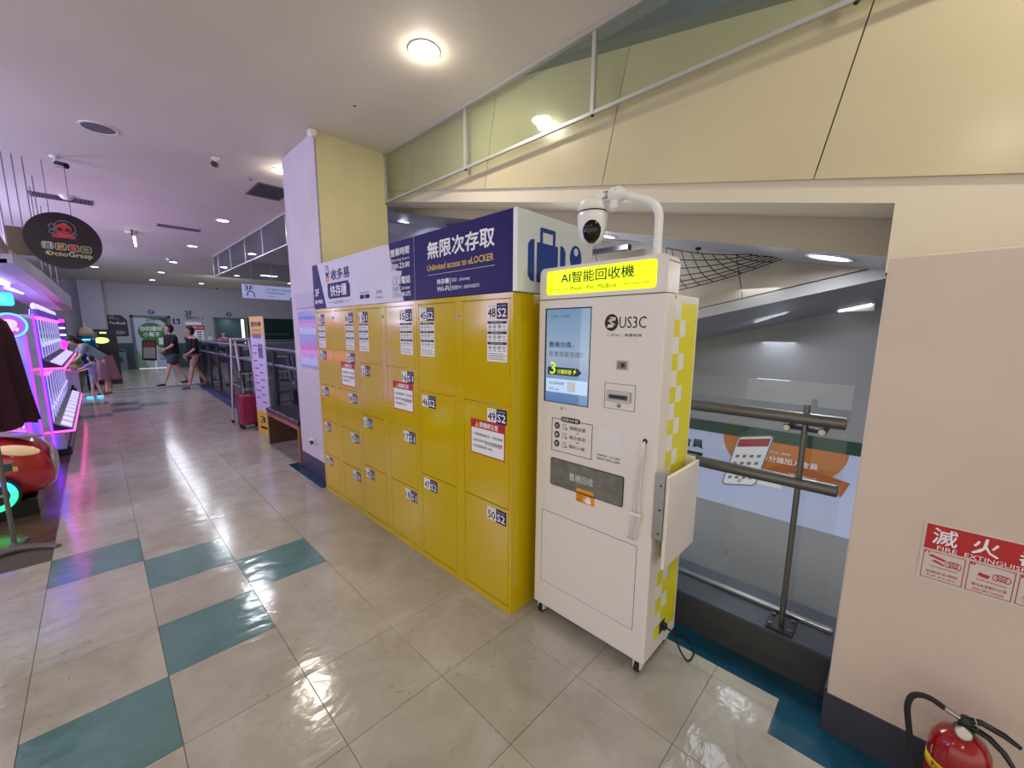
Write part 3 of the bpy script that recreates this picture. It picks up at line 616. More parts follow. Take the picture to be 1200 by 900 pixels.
# drawer flap and its orange sticker
FLAP = mat('brushed_flap', (124, 122, 114), 0.42, 0.45, noise=0.25, nscale=22)
q = MB(); q.rplate(f, -1.292, .812, -.862, .962, .010, .004, mat('flap_gap', (40, 40, 40))); q.rplate(f, -1.289, .815, -.865, .959, .009, .006, FLAP); fl = q.build('recycling_flap', t, label='brushed grey flap')
q = MB(); q.text('舊機回收', f, -1.165, .868, -1.022, .908, mat('pale_print', (206, 206, 206)), .012, .0075); q.build('flap_lettering', fl)
ORG = mat('orange_sticker', (226, 150, 40), 0.45)
q = MB(); q.rplate(f, -1.125, .765, -1.015, .815, .006, .0012, ORG); q.rplate(f, -1.120, .818, -1.018, .840, .004, .0068, ORG)
for k in range(14): q.line(f, -1.118+k*.0075, .815, -1.112+k*.0075, .821, .003, BLACK, .0082)
q.text('小心', f, -1.115, .793, -1.085, .807, BLACK, .02, .002); q.text('夾手', f, -1.115, .772, -1.085, .787, BLACK, .02, .002)
q.rplate(f, -1.066, .770, -1.034, .792, .010, .0022, WHITE)
for k, h in enumerate((.010, .016, .014, .010)): q.rplate(f, -1.066+k*.008, .785, -1.0595+k*.008, .790+h, .003, .0024, WHITE)
q.line(f, -1.066, .777, -1.076, .786, .006, WHITE, .0024); q.build('warning_sticker', t, label='orange pinch warning sticker with a white hand')
# lower door
q = MB(); GAP = mat('door_gap', (92, 86, 82), 0.7)
for a, b_, c_, d in ((-1.347, .222, -1.3445, .650), (-.7825, .222, -.780, .650), (-1.347, .222, -.780, .2245), (-1.347, .6475, -.780, .650)): q.plate(f, a, b_, c_, d, .0005, GAP)
q.plate(f, -1.3445, .2245, -.7825, .6475, .0009, KW); q.build('service_door', t)
q = MB(); q.plate(f, -1.39, 1.7855, -.72, 1.788, .0004, GAP); q.build('header_seam', t)
# charging cables
WIRE = mat('white_cable', (222, 218, 214), 0.4); q = MB()
q.disc(f, -.772, 1.150, .011, .012, .0015, BLK, 16)
for k, (dy, ex) in enumerate(((.000, .0), (-.012, .014), (.010, .030), (.018, .044))):
    pts = [(KX-.003, .772, 1.150), (KX-.018, .772+dy*.5, 1.125), (KX-.016, .784+dy*.8, 1.00), (KX-.012, .790+dy, .90), (KX-.012, .770+ex*.9, .815), (KX-.012, .775+ex*.9, .76), (KX-.010, .785+ex*.75, .715)]
    sm = []
    for i in range(len(pts)-1):
        for s_ in (0, .5): sm.append(Vector(pts[i]).lerp(Vector(pts[i+1]), s_))
    sm.append(Vector(pts[-1])); q.tube(sm, .0028, WIRE, 6); q.tube([pts[-1], (pts[-1][0], pts[-1][1]+.004, pts[-1][2]-.026)], .0042, WIRE, 6); q.tube([(pts[-1][0], pts[-1][1]+.004, pts[-1][2]-.026), (pts[-1][0], pts[-1][1]+.005, pts[-1][2]-.034)], .003, CHROME, 6)
cb = q.build('charging_cables', t, label='bundle of white charging cables'); q = MB(); q.box((KX-.024, .762, .802), (KX-.004, .826, .813), PLW, .003)
for k in range(4): q.ball((KX-.016, .770+k*.016, .808), (.009, .007, .008), PLW, 10)
q.build('cable_clip', cb)
# side: decal with checker
YD = mat('yellow_decal', (224, 214, 40), 0.4); WD = mat('pale_decal', (226, 226, 220), 0.4)
s = SOUTH(KY0); q = MB(); q.plate(s, 1.800, .145, 1.985, 1.752, .0008, YD)
sq = .0732
for r in range(22):
    z1 = 1.752-r*sq; z0 = max(.145, z1-sq)
    if z1 - .145 < .01: break
    if r % 2 == 0: q.plate(s, 1.738, z0, 1.800, z1, .0009, WD)
    else: q.plate(s, 1.738, z0, 1.800, z1, .0009, YD); q.plate(s, 1.800, z0, 1.862, z1, .0011, WD)
q.build('checker_decal', t, label='yellow and white checkered decal'); q = MB(); q.disc(s, 1.735, 1.772, .006, .008, .001, GREYP, 12); q.build('side_lock', t)
# folded side shelf
q = MB(); q.box((1.650, KY0-.062, .585), (2.0, KY0-.045, 1.015), KW, .006); sh = q.build('side_shelf', t, label='white folded side shelf')
q = MB(); q.box((1.642, KY0-.045, .72), (1.660, KY0-.001, 1.02), CHROME, .002)
for z in (.75, .86, .97): q.cyl((1.641, KY0-.03, z), (1.645, KY0-.03, z), .005, DARKM, 8)
q.build('shelf_bracket', t); q = MB(); q.box((1.975, KY0-.045, .72), (1.99, KY0-.001, 1.03), PLW, .002); q.build('shelf_bracket', t)
q = MB(); q.plate(s, 1.800, .150, 1.860, .212, .003, CHROME); q.plate(s, 1.812, .165, 1.848, .205, .004, BLK); q.build('power_inlet', t)
for cx_, cy_ in ((1.69, .755), (1.69, 1.355), (1.965, .755), (1.965, 1.355)):
    q = MB(); q.box((cx_-.028, cy_-.024, .062), (cx_+.028, cy_+.024, .073), PLW, .002); q.box((cx_-.026, cy_-.020, .022), (cx_+.012, cy_-.013, .064), PLW, .002); q.box((cx_-.026, cy_+.013, .022), (cx_+.012, cy_+.020, .064), PLW, .002); q.box((cx_+.0, cy_-.02, .045), (cx_+.02, cy_+.02, .064), PLW, .004)
    cs = q.build('castor', t); q = MB(); q.cyl((cx_-.012, cy_-.011, .0295), (cx_-.012, cy_+.011, .0295), .025, RUB, 20); q.cyl((cx_-.012, cy_-.013, .0295), (cx_-.012, cy_+.013, .0295), .009, PLW, 12); q.build('wheel', cs)
# power cord
q = MB(); pts = []
cp_ = [(1.83, .712, .185), (1.845, .66, .16), (1.87, .63, .07), (1.90, .60, .012), (1.975, .60, .010), (2.05, .66, .010), (2.04, .74, .010), (2.00, .80, .010), (2.06, .92, .010)]
for i in range(len(cp_)-1):
    a, b_ = Vector(cp_[i]), Vector(cp_[i+1]); pa = Vector(cp_[max(i-1, 0)]); pb = Vector(cp_[min(i+2, len(cp_)-1)])
    for k in range(5):
        u = k/5; pts.append(0.5*((2*a)+(b_-pa)*u+(2*pa-5*a+4*b_-pb)*u*u+(3*a-pa-3*b_+pb)*u**3))
q.tube(pts, .0045, RUB, 8); q.box((1.815, .690, .172), (1.845, .716, .2), RUB, .003)
q.build('power_cord', t, label='black power cord')

# ---- dome camera on a bent pole standing on the kiosk
t = thing('security_camera', 'large white dome camera on a bent pole above the kiosk', 'camera', (1.715, .80, 1.942))
q = MB(); q.lathe([(.040, 0), (.040, .006), (.022, .008)], PLW, Matrix.Translation((1.715, .80, 1.940))); q.build('pole_flange', t)
pl_ = [(1.715, .80, 1.945), (1.715, .80, 2.10)]
for k in range(1, 9):
    a = math.radians(78*k/8); pl_.append((1.715-.02*(1-math.cos(a)), .80+.085*(1-math.cos(a)), 2.10+.085*math.sin(a)))
pl_.append((1.692, .955, 2.222)); 
q = MB(); q.tube(pl_, .0175, PLW, 16); q.build('pole', t)
q = MB(); q.tube([(1.692, .945, 2.220), (1.69, .985, 2.228)], [.020, .036], PLW, 20); q.tube([(1.69, .985, 2.228), (1.688, 1.015, 2.225)], [.036, .034], PLW, 20)
q.box((1.665, .975, 2.165), (1.705, 1.01, 2.22), PLW, .008); q.tube([(1.688, 1.01, 2.23), (1.675, 1.06, 2.228), (1.67, 1.085, 2.205)], [.028, .027, .03], PLW, 16)
for k in range(4): q.box((1.655, 1.02+k*.007, 2.212), (1.662, 1.0235+k*.007, 2.244), GREYP)
q.build('bracket', t)
C0 = Vector((1.67, 1.10, 2.0))
q = MB(); q.lathe([(.012, .232), (.040, .228), (.058, .214), (.066, .194), (.068, .170)], PLW, Matrix.Translation(C0), 28); q.lathe([(.0665, .170), (.0665, .164)], BLK, Matrix.Translation(C0), 28)
q.lathe([(.067, .164), (.068, .14), (.065, .10), (.057, .06), (.044, .036), (.02, .024)], PLW, Matrix.Translation(C0), 28); dm = q.build('dome_housing', t)
d = Vector((-1, -.62, 0)).normalized(); M_ = Matrix.Translation(C0+Vector((0, 0, .100))) @ Matrix.Rotation(math.atan2(d.y, d.x), 4, 'Z')
q = MB(); q.ball(C0+Vector((0, 0, .088))+d*.028, (.046, .045, .062), mat('lens_black', (8, 8, 10), .08), 24, Matrix.Rotation(math.atan2(d.y, d.x), 4, 'Z')); q.build('lens_window', t, label='glossy black lens window')

# ================================================================== OVERHEAD GLASS AND CEILING FITTINGS
ALU = mat('aluminium_trim', (186, 184, 180), 0.4, 0.5)
WIREG = sheet_glass('wired_curtain_glass', (244, 252, 240), 0.97, 0.10, 0.02, (180, 188, 160)); CLG = sheet_glass('clear_curtain_glass', (220, 226, 236), 0.9, 0.06, 0.01, (120, 130, 150))
t = thing('smoke_curtain', 'long wired glass smoke curtain hanging from the ceiling edge above the lockers', 'glass screen', (2.325, 0.5, 2.97))
ed = [4.12, 2.80, 1.56, 0.30, -0.95, -2.2]
for a, b_ in zip(ed, ed[1:]):
    q = MB(); q.box((2.322, b_+.012, 2.985), (2.328, a-.012, CEIL-.02), WIREG); q.build('pane', t)
for y in ed:
    q = MB(); q.box((2.312, y-.013, 2.975), (2.338, y+.013, CEIL-.001), ALU, .002); q.ball((2.325, y, 2.968), .012, DARKM, 8); q.build('mullion', t)
q = MB(); q.box((2.314, ed[-1], 2.968), (2.336, ed[0], 2.988), ALU); q.box((2.300, ed[-1], CEIL-.03), (2.334, ed[0], CEIL-.001), ALU); q.build('rail', t)
t = thing('smoke_curtain', 'glass smoke curtain around the atrium edge beyond the pillar, above the suitcase', 'glass screen', (2.3, 9, 2.97))
ed = [5.08, 6.2, 7.2, 8.5, 9.7, 10.95, 12.2, 12.76]
for a, b_ in zip(ed, ed[1:]):
    q = MB(); q.box((2.297, a+.012, 2.985), (2.303, b_-.012, CEIL-.02), CLG); q.build('pane', t)
ex = [2.30, 3.6, 5.0, 6.4, 7.8]
for a, b_ in zip(ex, ex[1:]):
    q = MB(); q.box((a+.012, 12.757, 2.985), (b_-.012, 12.763, CEIL-.02), CLG); q.build('pane', t)
for y in ed: 
    q = MB(); q.box((2.288, y-.012, 2.975), (2.312, y+.012, CEIL-.001), ALU); q.build('mullion', t)
for x in ex[1:]:
    q = MB(); q.box((x-.012, 12.748, 2.975), (x+.012, 12.772, CEIL-.001), ALU); q.build('mullion', t)
q = MB(); q.box((2.290, 5.08, 2.968), (2.310, 12.76, 2.988), ALU); q.box((2.28, 5.08, CEIL-.03), (2.31, 12.76, CEIL-.001), ALU); q.box((2.3, 12.75, 2.968), (7.8, 12.77, 2.988), ALU); q.build('rail', t)

# downlights
DL = {(1.72, 2.49): 'round recessed downlight over the lockers, brightest and nearest', (1.72, 5.42): 'round recessed downlight beside the pillar top', (1.72, 8.5): 'round recessed downlight beyond the louvred square vent',
      (1.72, 11.55): 'round recessed downlight, second past the louvred square vent', (1.72, 14.6): 'round recessed downlight, third past the louvred square vent', (1.72, 17.5): 'round recessed downlight, fourth past the louvred square vent',
      (1.72, 20.4): 'round recessed downlight nearest the far wall', (-1.3, -0.43): 'round recessed downlight behind the viewer on the left', (1.72, -0.45): 'round recessed downlight behind the viewer on the right', (-1.3, 2.49): 'round recessed downlight above the left shop front'}
def downlight(x, y, z, label, r=.085, m_=LAMP, tilt=0.0, group='ceiling downlights'):
    t = thing('downlight', label, 'ceiling light', (x, y, z), group)
    fr_ = Fr((x, y, z), (1, 0, 0), (0, -math.cos(tilt), -math.sin(tilt)))
    q = MB(); q.ring(fr_, 0, 0, r+.018, r, .006, PLW); q.build('trim_ring', t); q = MB(); q.disc(fr_, 0, 0, r, r, .003, m_, 24); q.build('diffuser', t); return t
for x, y, p_, c_ in DOWN: downlight(x, y, CEIL, DL[(x, y)], .085, LAMP if y < 8 else LAMPC)
for (x, y, lb_) in ((2.98, .37, 'round downlight in the sloping soffit above the right end of the opening'), (2.98, 1.86, 'round downlight in the sloping soffit behind the kiosk camera'), (3.8, 6.2, 'round downlight in the sloping soffit above the sign box')):
    downlight(x, y, 1.97+.235*y-.001, lb_, .095, LAMPC, math.atan(.235), 'soffit downlights')
    area('soffit_lamp', (x, y, 1.95+.235*y), (x, y, 0), .14, 7, COOL)
for (x, y, z) in ((5.0, 14.0, CEIL), (3.6, 16.5, CEIL), (3.2, 20.4, CEIL), (0.2, 17.5, CEIL), (5.6, 17.6, CEIL)):
    downlight(x, y, z, {5.0: 'round downlight over the far side of the atrium, centre', 3.6: 'round downlight beyond the glass curtain corner', 3.2: 'round downlight before the red notice wall', 0.2: 'round downlight before the far pillar', 5.6: 'round downlight before the dark green shop glass'}[x], .085, LAMPC, 0, 'far ceiling downlights')
area('far_hall_fill', (3.4, 17, CEIL-.1), (3.4, 18.5, 0), 1.2, 60, COOL)  # added fill that brightens the far hall, no fixture of its own
# speaker, vents, smoke detectors, small cameras
t = thing('ceiling_speaker', 'round grey ceiling speaker with a white rim', 'speaker', (.22, 5.54, CEIL))
q = MB(); q.ring(DOWNF(CEIL, .22, 5.54), 0, 0, .135, .118, .008, PLW); q.build('rim', t); q = MB(); q.disc(DOWNF(CEIL, .22, 5.54), 0, 0, .118, .118, .004, mat('speaker_mesh', (112, 104, 112), 0.7, bump=.3, bscale=160), 28); q.build('grille', t)
def vent(name, label, cx_, cy_, lx, ly, bars, along='x', ang_=0.0, grp='ceiling vents'):
    t = thing(name, label, 'vent', (cx_, cy_, CEIL), grp); c, s_ = math.cos(ang_), math.sin(ang_)
    fr_ = Fr((cx_, cy_, CEIL), (c, s_, 0), (s_, -c, 0)); VM = mat('vent_grey', (112, 108, 118), 0.5); VD = mat('vent_dark', (34, 32, 40), 0.8)
    q = MB(); q.plate(fr_, -lx/2, -ly/2, lx/2, ly/2, .002, VD); q.build('backing', t)
    q = MB()
    for a, b_, c_, d in ((-lx/2, -ly/2, lx/2, -ly/2+.02), (-lx/2, ly/2-.02, lx/2, ly/2), (-lx/2, -ly/2, -lx/2+.02, ly/2), (lx/2-.02, -ly/2, lx/2, ly/2)): q.plate(fr_, a, b_, c_, d, .008, VM)
    q.build('frame', t)
    for k in range(bars):
        q = MB()
        if along == 'x': z = -ly/2+.02+(ly-.04)*(k+.5)/bars; q.plate(fr_, -lx/2+.02, z-.006, lx/2-.02, z+.004, .006, VM)
        else: z = -lx/2+.02+(lx-.04)*(k+.5)/bars; q.plate(fr_, z-.006, -ly/2+.02, z+.005, ly/2-.02, .006, VM)
        q.build('slat', t)
vent('ceiling_vent', 'long grey louvred vent above the round hanging shop sign', -.13, 8.8, .62, .30, 22, 'y')
vent('ceiling_vent', 'long grey louvred vent in the middle of the corridor ceiling', 1.28, 9.69, .62, .22, 7)
vent('ceiling_vent', 'square dark louvred vent beside the pillar', 1.84, 6.33, .42, .62, 8, 'x')
vent('ceiling_vent', 'small grey vent near the far corner of the ceiling', -.2, 16.2, .35, .3, 5, 'x')
def detector(x, y, label, r=.055):
    t = thing('smoke_detector', label, 'detector', (x, y, CEIL), 'smoke detectors'); M_ = Matrix.Translation((x, y, CEIL)) @ Matrix.Rotation(math.pi, 4, 'X')
    q = MB(); q.lathe([(r, 0), (r, .012), (r*.95, .02)], PLW, M_); q.build('base', t); q = MB(); q.lathe([(r*.8, .02), (r*.8, .03), (r*.55, .048), (r*.2, .052)], PLW, M_); q.build('sensor', t)
detector(-.08, 8.6, 'white domed smoke detector below the long vent by the hanging sign', .075); detector(1.55, 14.0, 'small white smoke detector far along the corridor ceiling')
t = thing('emergency_lamp', 'small white ceiling fitting with a hanging bright tube', 'light', (.68, 10.71, CEIL))
q = MB(); q.lathe([(.09, 0), (.09, .04), (.06, .05)], mat('beige_plastic', (190, 176, 160)), Matrix.Translation((.68, 10.71, CEIL)) @ Matrix.Rotation(math.pi, 4, 'X')); q.build('base', t)
q = MB(); q.tube([(.68, 10.55, CEIL-.001), (.68, 10.5, CEIL-.12)], .012, DARKM, 8); q.build('holder', t); q = MB(); q.tube([(.70, 10.5, CEIL-.12), (.71, 10.5, CEIL-.30)], [.02, .014], LAMPC, 8); q.build('tube', t)
def ccam(x, y, label, dx, dy):
    t = thing('bullet_camera', label, 'camera', (x, y, CEIL), 'small ceiling cameras'); d = Vector((dx, dy, -.25)).normalized()
    q = MB(); q.lathe([(.04, 0), (.038, .015), (.015, .02)], PLW, Matrix.Translation((x, y, CEIL)) @ Matrix.Rotation(math.pi, 4, 'X')); q.build('mount', t)
    e_ = Vector((x, y, CEIL-.07)); q = MB(); q.tube([(x, y, CEIL-.015), e_], .011, PLW, 8); q.tube([e_, e_+d*.05], .011, PLW, 8); q.build('arm', t)
    q = MB(); q.tube([e_+d*.02, e_+d*.14], .030, BLK, 12); q.build('body', t, label='black camera body')
ccam(-.11, 6.77, 'small black bullet camera on the ceiling above the left shop front', .6, -.8); ccam(1.11, 5.55, 'small black bullet camera on the ceiling near the pillar', -.3, -.9)
ccam(3.83, 21.2, 'tiny black camera on the ceiling by the far wall', 0, -.9)
t = thing('sprinkler', 'tiny dark sprinkler head on the ceiling between camera and pillar', 'sprinkler', (1.52, 5.9, CEIL)); 
q = MB(); q.lathe([(.03, 0), (.028, .006), (.01, .01), (.008, .03)], ALU, Matrix.Translation((1.52, 5.9, CEIL)) @ Matrix.Rotation(math.pi, 4, 'X'), 12); q.build('body', t); q = MB(); q.lathe([(.014, .03), (.014, .033)], DARKM, Matrix.Translation((1.52, 5.9, CEIL)) @ Matrix.Rotation(math.pi, 4, 'X'), 10); q.build('deflector', t)
t = thing('wall_sensor', 'small white sensor box at the top corner of the pillar', 'sensor', (1.61, 4.12, 3.4))
q = MB(); q.box((1.555, 4.075, 3.385), (1.62, 4.15, 3.445), PLW, .012); q.build('case', t); q = MB(); q.ball((1.575, 4.085, 3.385), .016, PLW, 12); q.build('lens', t)
q = MB(); q.lathe([(.012, 0), (.012, .003)], BLK, Matrix.Translation((1.70, 3.47, CEIL)) @ Matrix.Rotation(math.pi, 4, 'X'), 10); q.build('ceiling_sensor', label='tiny black dot sensor on the ceiling before the pillar', cat='sensor')

# papers and outlet on the pillar
fp = WEST(1.62); t = thing('neon_poster', 'pale blue and pink wall poster on the pillar beside the lockers', 'poster', (1.62, 4.62, 1.52))
PP = mat('poster_lilac', (176, 178, 226), 0.15, spec=0.7); PK = mat('poster_pink', (236, 120, 200), 0.3); q = MB(); q.plate(fp, -4.90, 1.21, -4.36, 1.83, .003, PP); q.build('sheet', t)
q = MB(); q.plate(fp, -4.89, 1.70, -4.37, 1.712, .0038, PK); q.plate(fp, -4.89, 1.50, -4.37, 1.508, .0038, PK)
rnd = random.Random(3)
for z, n_, m_, hh in ((1.76, 7, mat('poster_blue', (104, 128, 214)), .04), (1.62, 8, mat('poster_pale_blue', (206, 226, 250)), .08), (1.44, 5, PK, .06), (1.30, 8, mat('poster_pale_blue', (206, 226, 250)), .1)):
    for k in range(n_):
        x = -4.87+(.49/n_)*k; q.rplate(fp, x, z-hh/2, x+.36/n_, z+hh/2*rnd.uniform(.5, 1), .012, .0036, m_)
q.build('print', t)
q = MB(); q.box((1.600, 4.36, 1.86), (1.621, 4.9, 2.02), mat('lilac_board', (190, 182, 204), .5), .003); q.build('notice_strip', label='narrow lilac notice strip above the pillar poster', cat='notice')
t = thing('power_outlet', 'white wall outlet with a plug low on the pillar', 'outlet', (1.61, 4.66, .38)); q = MB(); q.box((1.592, 4.60, .345), (1.62, 4.74, .42), PLW, .004); q.build('box', t)
q = MB(); q.box((1.568, 4.60, .36), (1.592, 4.655, .40), BLK, .005); q.tube([(1.578, 4.60, .375), (1.57, 4.52, .37), (1.575, 4.40, .385), (1.60, 4.14, .39)], .004, PLW, 6); q.build('plug', t); q = MB(); q.plate(WEST(1.592), -4.735, .365, -4.69, .385, .001, GREYP); q.build('socket_print', t)

# ================================================================== RIGHT SIDE
# guard of the opening
t = thing('guard_rail', 'dark steel guard rail with two handrails and a glass pane in front of the opening', 'railing', (2.22, .4, .215))
GG = sheet_glass('guard_glass', (246, 250, 250), 0.98, 0.015, 0.0, (150, 160, 160)); STL = mat('dull_steel', (106, 104, 100), 0.35, 0.7, bump=.03)
q = MB(); q.box((2.306, .14, .225), (2.314, 4.1, 1.40), GG); q.build('glass_pane', t)
for z, y0 in ((1.245, .145), (.945, .145)):
    q = MB(); q.tube([(2.2, y0, z), (2.2, 4.1, z)], .028, STL, 20); q.ball((2.2, y0, z), (.028, .006, .028), STL, 14); q.build('handrail', t)
for y in (.285, 1.75, 3.2):
    q = MB(); q.tube([(2.205, y, .22), (2.205, y, 1.31)], .0125, STL, 12); p_ = q.build('post', t); q = MB(); q.box((2.14, y-.055, .215), (2.27, y+.055, .227), mat('base_plate_steel', (60, 60, 64), .4, .6), .002)
    for dx, dy in ((-.045, -.04), (.045, -.04), (.045, .04), (-.045, .04)): q.cyl((2.205+dx, y+dy, .227), (2.205+dx, y+dy, .236), .009, STL, 8)
    q.build('base_plate', p_)
    q = MB(); q.tube([(2.205, y+.062, 1.20), (2.205, y-.062, 1.195)], .010, DARKM, 8); 
    for dy in (-.065, .065): q.cyl((2.185, y+dy, 1.197), (2.306, y+dy, 1.197), .016, DARKM, 16); q.cyl((2.178, y+dy, 1.197), (2.186, y+dy, 1.197), .013, mat('pale_bolt', (190, 180, 160), .4, .5), 14)
    q.build('glass_clamp', p_)
# banner on the wall across the well
WX = 4.2; fb = WEST(WX); t = thing('wall_banner', 'long pale banner with an orange oval and a phone on the wall across the well', 'banner', (WX, 1, .3))
BW = mat('banner_pale_blue', (190, 200, 236), 0.35, emit=0.0); BGN = mat('banner_dark_green', (34, 66, 58), 0.4); BOR = mat('banner_orange', (196, 118, 50), 0.4)
q = MB(); q.plate(fb, -3.6, -.05, .6, .655, .004, BW); q.build('sheet', t); q = MB(); q.plate(fb, -3.6, .655, .6, .765, .006, BGN); q.build('top_band', t)
q = MB(); el = []
for k in range(33):
    a = math.pi+math.pi*k/32; el.append((-.70+.47*math.cos(a), .655+.36*math.sin(a)))
q.prism(fb, el, .005, BOR); q.prism(fb, [(-.90, .33), (-.62, .30), (-.3, .35), (-.25, .28), (-.2, .42), (-.62, .5)], .0052, mat('banner_deep_orange', (176, 96, 44)))
q.build('orange_oval', t)
pf = Fr((WX-.007, 1.15, .17), (0, -1, .22), (0, -.22, 1)); PHB = mat('phone_case_grey', (120, 124, 140), .3)
q = MB(); q.rplate(pf, 0, -.02, .30, .50, .04, .003, PHB); q.rplate(pf, .012, -.008, .288, .488, .032, .0045, WHITE); q.plate(pf, .02, .39, .28, .47, .0055, mat('phone_app_red', (160, 44, 60)))
for r in range(4):
    for k in range(4): q.plate(pf, .04+k*.06, .05+r*.075, .072+k*.06, .08+r*.075, .0055, GREYP)
q.ring(pf, .15, .03, .016, .010, .0056, BLACK, 16); q.build('phone_picture', t)
q = MB(); f = fb; q.text('TCL APP', f, -.78, .555, -.62, .575, WHITE, .01, .008); q.text('1分鐘加入會員', f, -.80, .475, -.42, .530, WHITE, .015, .008); q.text('會員', f, -1.57, .47, -1.35, .56, BLACK, .02, .008); q.text('好', f, -1.78, .26, -1.60, .42, BLACK, .03, .008); q.text('子', f, -1.52, .22, -1.33, .42, BLACK, .03, .008)
q.text('成為', f, -2.2, .46, -1.75, .56, BLACK, .02, .008); q.text('0809-000-110', f, -.62, .385, -.42, .405, WHITE, .01, .008); q.plate(f, -.87, .24, -.66, .38, .0065, WHITE)
q.build('lettering', t)
t = thing('light_strip', 'thin bright tube light under the far sloping ramp', 'light', (4.15, .3, 1.78)); q = MB(); q.tube([(4.13, .41, 1.81), (4.13, .22, 1.855)], .016, LAMPC, 10); q.build('tube', t); q = MB(); q.box((4.14, .2, 1.80), (4.2, .46, 1.87), ALU); q.build('housing', t)
area('well_strip_lamp', (4.0, .8, 1.65), (3.2, .8, 0), .25, 8, COOL, 1.6)
area('well_fill', (3.2, 3.0, 1.9), (3.95, 1.2, 0), .9, 50, COOL)  # added fill for the well wall, nothing hangs here
area('upper_void_fill', (3.4, 1.5, 5.1), (3.2, 1.5, 3), 1.2, 80, COOL)  # added fill lifting the void above the ramp, without a fitting
# safety net under the soffit behind the kiosk
t = thing('safety_net', 'sagging black rope safety net below the soffit behind the kiosk', 'net', (3.2, 1.2, 2.1)); NM = mat('net_black', (26, 26, 28), .8)
def npt(u, v_):       # u along y, v across x
    a = Vector((3.15, 1.40, 2.27)).lerp(Vector((3.13, .80, 2.145)), u); b_ = Vector((3.33, 1.42, 1.955)).lerp(Vector((3.34, .66, 2.13)), u)
    p_ = a.lerp(b_, v_); p_.z -= .05*math.sin(math.pi*v_)*(1-u) + .02*math.sin(math.pi*u); return p_
q = MB()
for k in range(7): q.tube([npt(i/8, k/6) for i in range(9)], .0035, NM, 5)
for k in range(9): q.tube([npt(max(0, min(1, k/8+.10*(i-3)/6)), i/6) for i in range(7)], .003, NM, 5)
q.build('mesh', t, kind='stuff'); q = MB(); q.cyl((3.15, 1.16, 2.225), (3.15, 1.16, 2.24), .02, NM, 10); q.tube([(3.15, 1.16, 2.23), npt(.4, 0)], .004, NM, 5); q.build('hook', t)
for y0, y1 in ((1.75, 2.6), (2.5, 3.4)):
    q = MB(); q.box((3.2, y0, 1.955+.235*y0-.05), (3.26, y1, 1.955+.235*y0-.01), BLK); q.build('cable_tray', label='dark cable bar under the soffit, '+('nearer the kiosk camera' if y0 < 2 else 'farther behind the sign box'), cat='cable tray')

# fire extinguisher and its sign
ts = thing('extinguisher_sign', 'red and white fire extinguisher sign on the right wall', 'sign', (1.95, -.4, .87)); fs_ = WEST(1.95); q = MB()
ESW = mat('sign_cream_white', (206, 194, 186), .4); q.rplate(fs_, .115, .775, .72, .985, .002, .003, ESW); q.build('board', ts); q = MB(); q.plate(fs_, .121, .893, .714, .981, .0036, REDP); q.build('red_band', ts)
q = MB(); q.text('滅', fs_, .138, .915, .195, .972, WHITE, .012, .0045); q.text('火', fs_, .228, .915, .285, .972, WHITE, .012, .0045); q.text('器', fs_, .325, .915, .382, .972, WHITE, .012, .0045); q.text('FIRE', fs_, .152, .895, .198, .910, WHITE, .005, .0045); q.text('EXTINGUISHER', fs_, .215, .895, .375, .910, WHITE, .005, .0045); q.build('lettering', ts)
RDL = REDP
for k in range(4):
    x0 = .123+k*.105; x1 = x0+.098; q = MB()
    for a, b_, c_, d in ((x0, .786, x0+.002, .886), (x1-.002, .786, x1, .886), (x0, .786, x1, .788), (x0, .884, x1, .886)): q.plate(fs_, a, b_, c_, d, .0036, RDL)
    q.rplate(fs_, x0+.003, .876, x0+.013, .884, .001, .0036, RDL); q.text(str(k+1), fs_, x0+.006, .877, x0+.010, .883, WHITE, .01, .0044)
    cxx = x0+.055
    if k == 0: q.prism(fs_, [(x0+.012, .868), (x0+.05, .858), (x0+.055, .864), (x0+.02, .874)], .0036, RDL); q.prism(fs_, [(x0+.02, .852), (x0+.05, .842), (x0+.052, .847), (x0+.03, .856)], .0036, RDL)
    elif k == 1: q.prism(fs_, [(x0+.022, .845), (x0+.045, .840), (x0+.048, .852), (x0+.024, .856)], .0036, RDL)
    else: q.prism(fs_, [(x0+.015, .838), (x0+.032, .838), (x0+.032, .866), (x0+.015, .866)], .0036, RDL)
    for i in range(4): q.ring(fs_, cxx+.005+i*.008, .855-abs(i-1.5)*.002, .0072, .0056, .0040, RDL, 14, 1.6)
    q.line(fs_, x0+.02, .832, x0+.085, .832-.003*k, .002, RDL, .0038)
    q.text(('拉開安全插梢', '握住皮管朝向火源', '用力壓下手壓柄', '左右掃射滅火')[k], fs_, x0+.012, .808, x1-.012, .818, RDL, .0, .0045); q.text(('Pull the pin', 'Aim the nozzle', 'Squeeze handle', 'Sweep to side')[k], fs_, x0+.016, .794, x1-.016, .803, RDL, .0, .0045)
    q.build('instruction_panel', ts)
EX, EY = 1.80, -.265
t = thing('fire_extinguisher', 'red fire extinguisher with black hose and yellow label by the right wall', 'fire extinguisher', (EX, EY, 0))
RED = mat('extinguisher_red', (146, 12, 16), .18, coat=.5); q = MB(); q.lathe([(.066, .004), (.070, .012), (.070, .30), (.066, .335), (.052, .362), (.030, .378), (.022, .384)], RED, Matrix.Translation((EX, EY, 0)), 32); q.build('cylinder', t)
q = MB(); q.lathe([(.0708, .235), (.0708, .268)], mat('label_yellow', (226, 196, 30), .4), Matrix.Translation((EX, EY, 0)), 32); lbm = q.build('label_band', t, label='yellow label band')
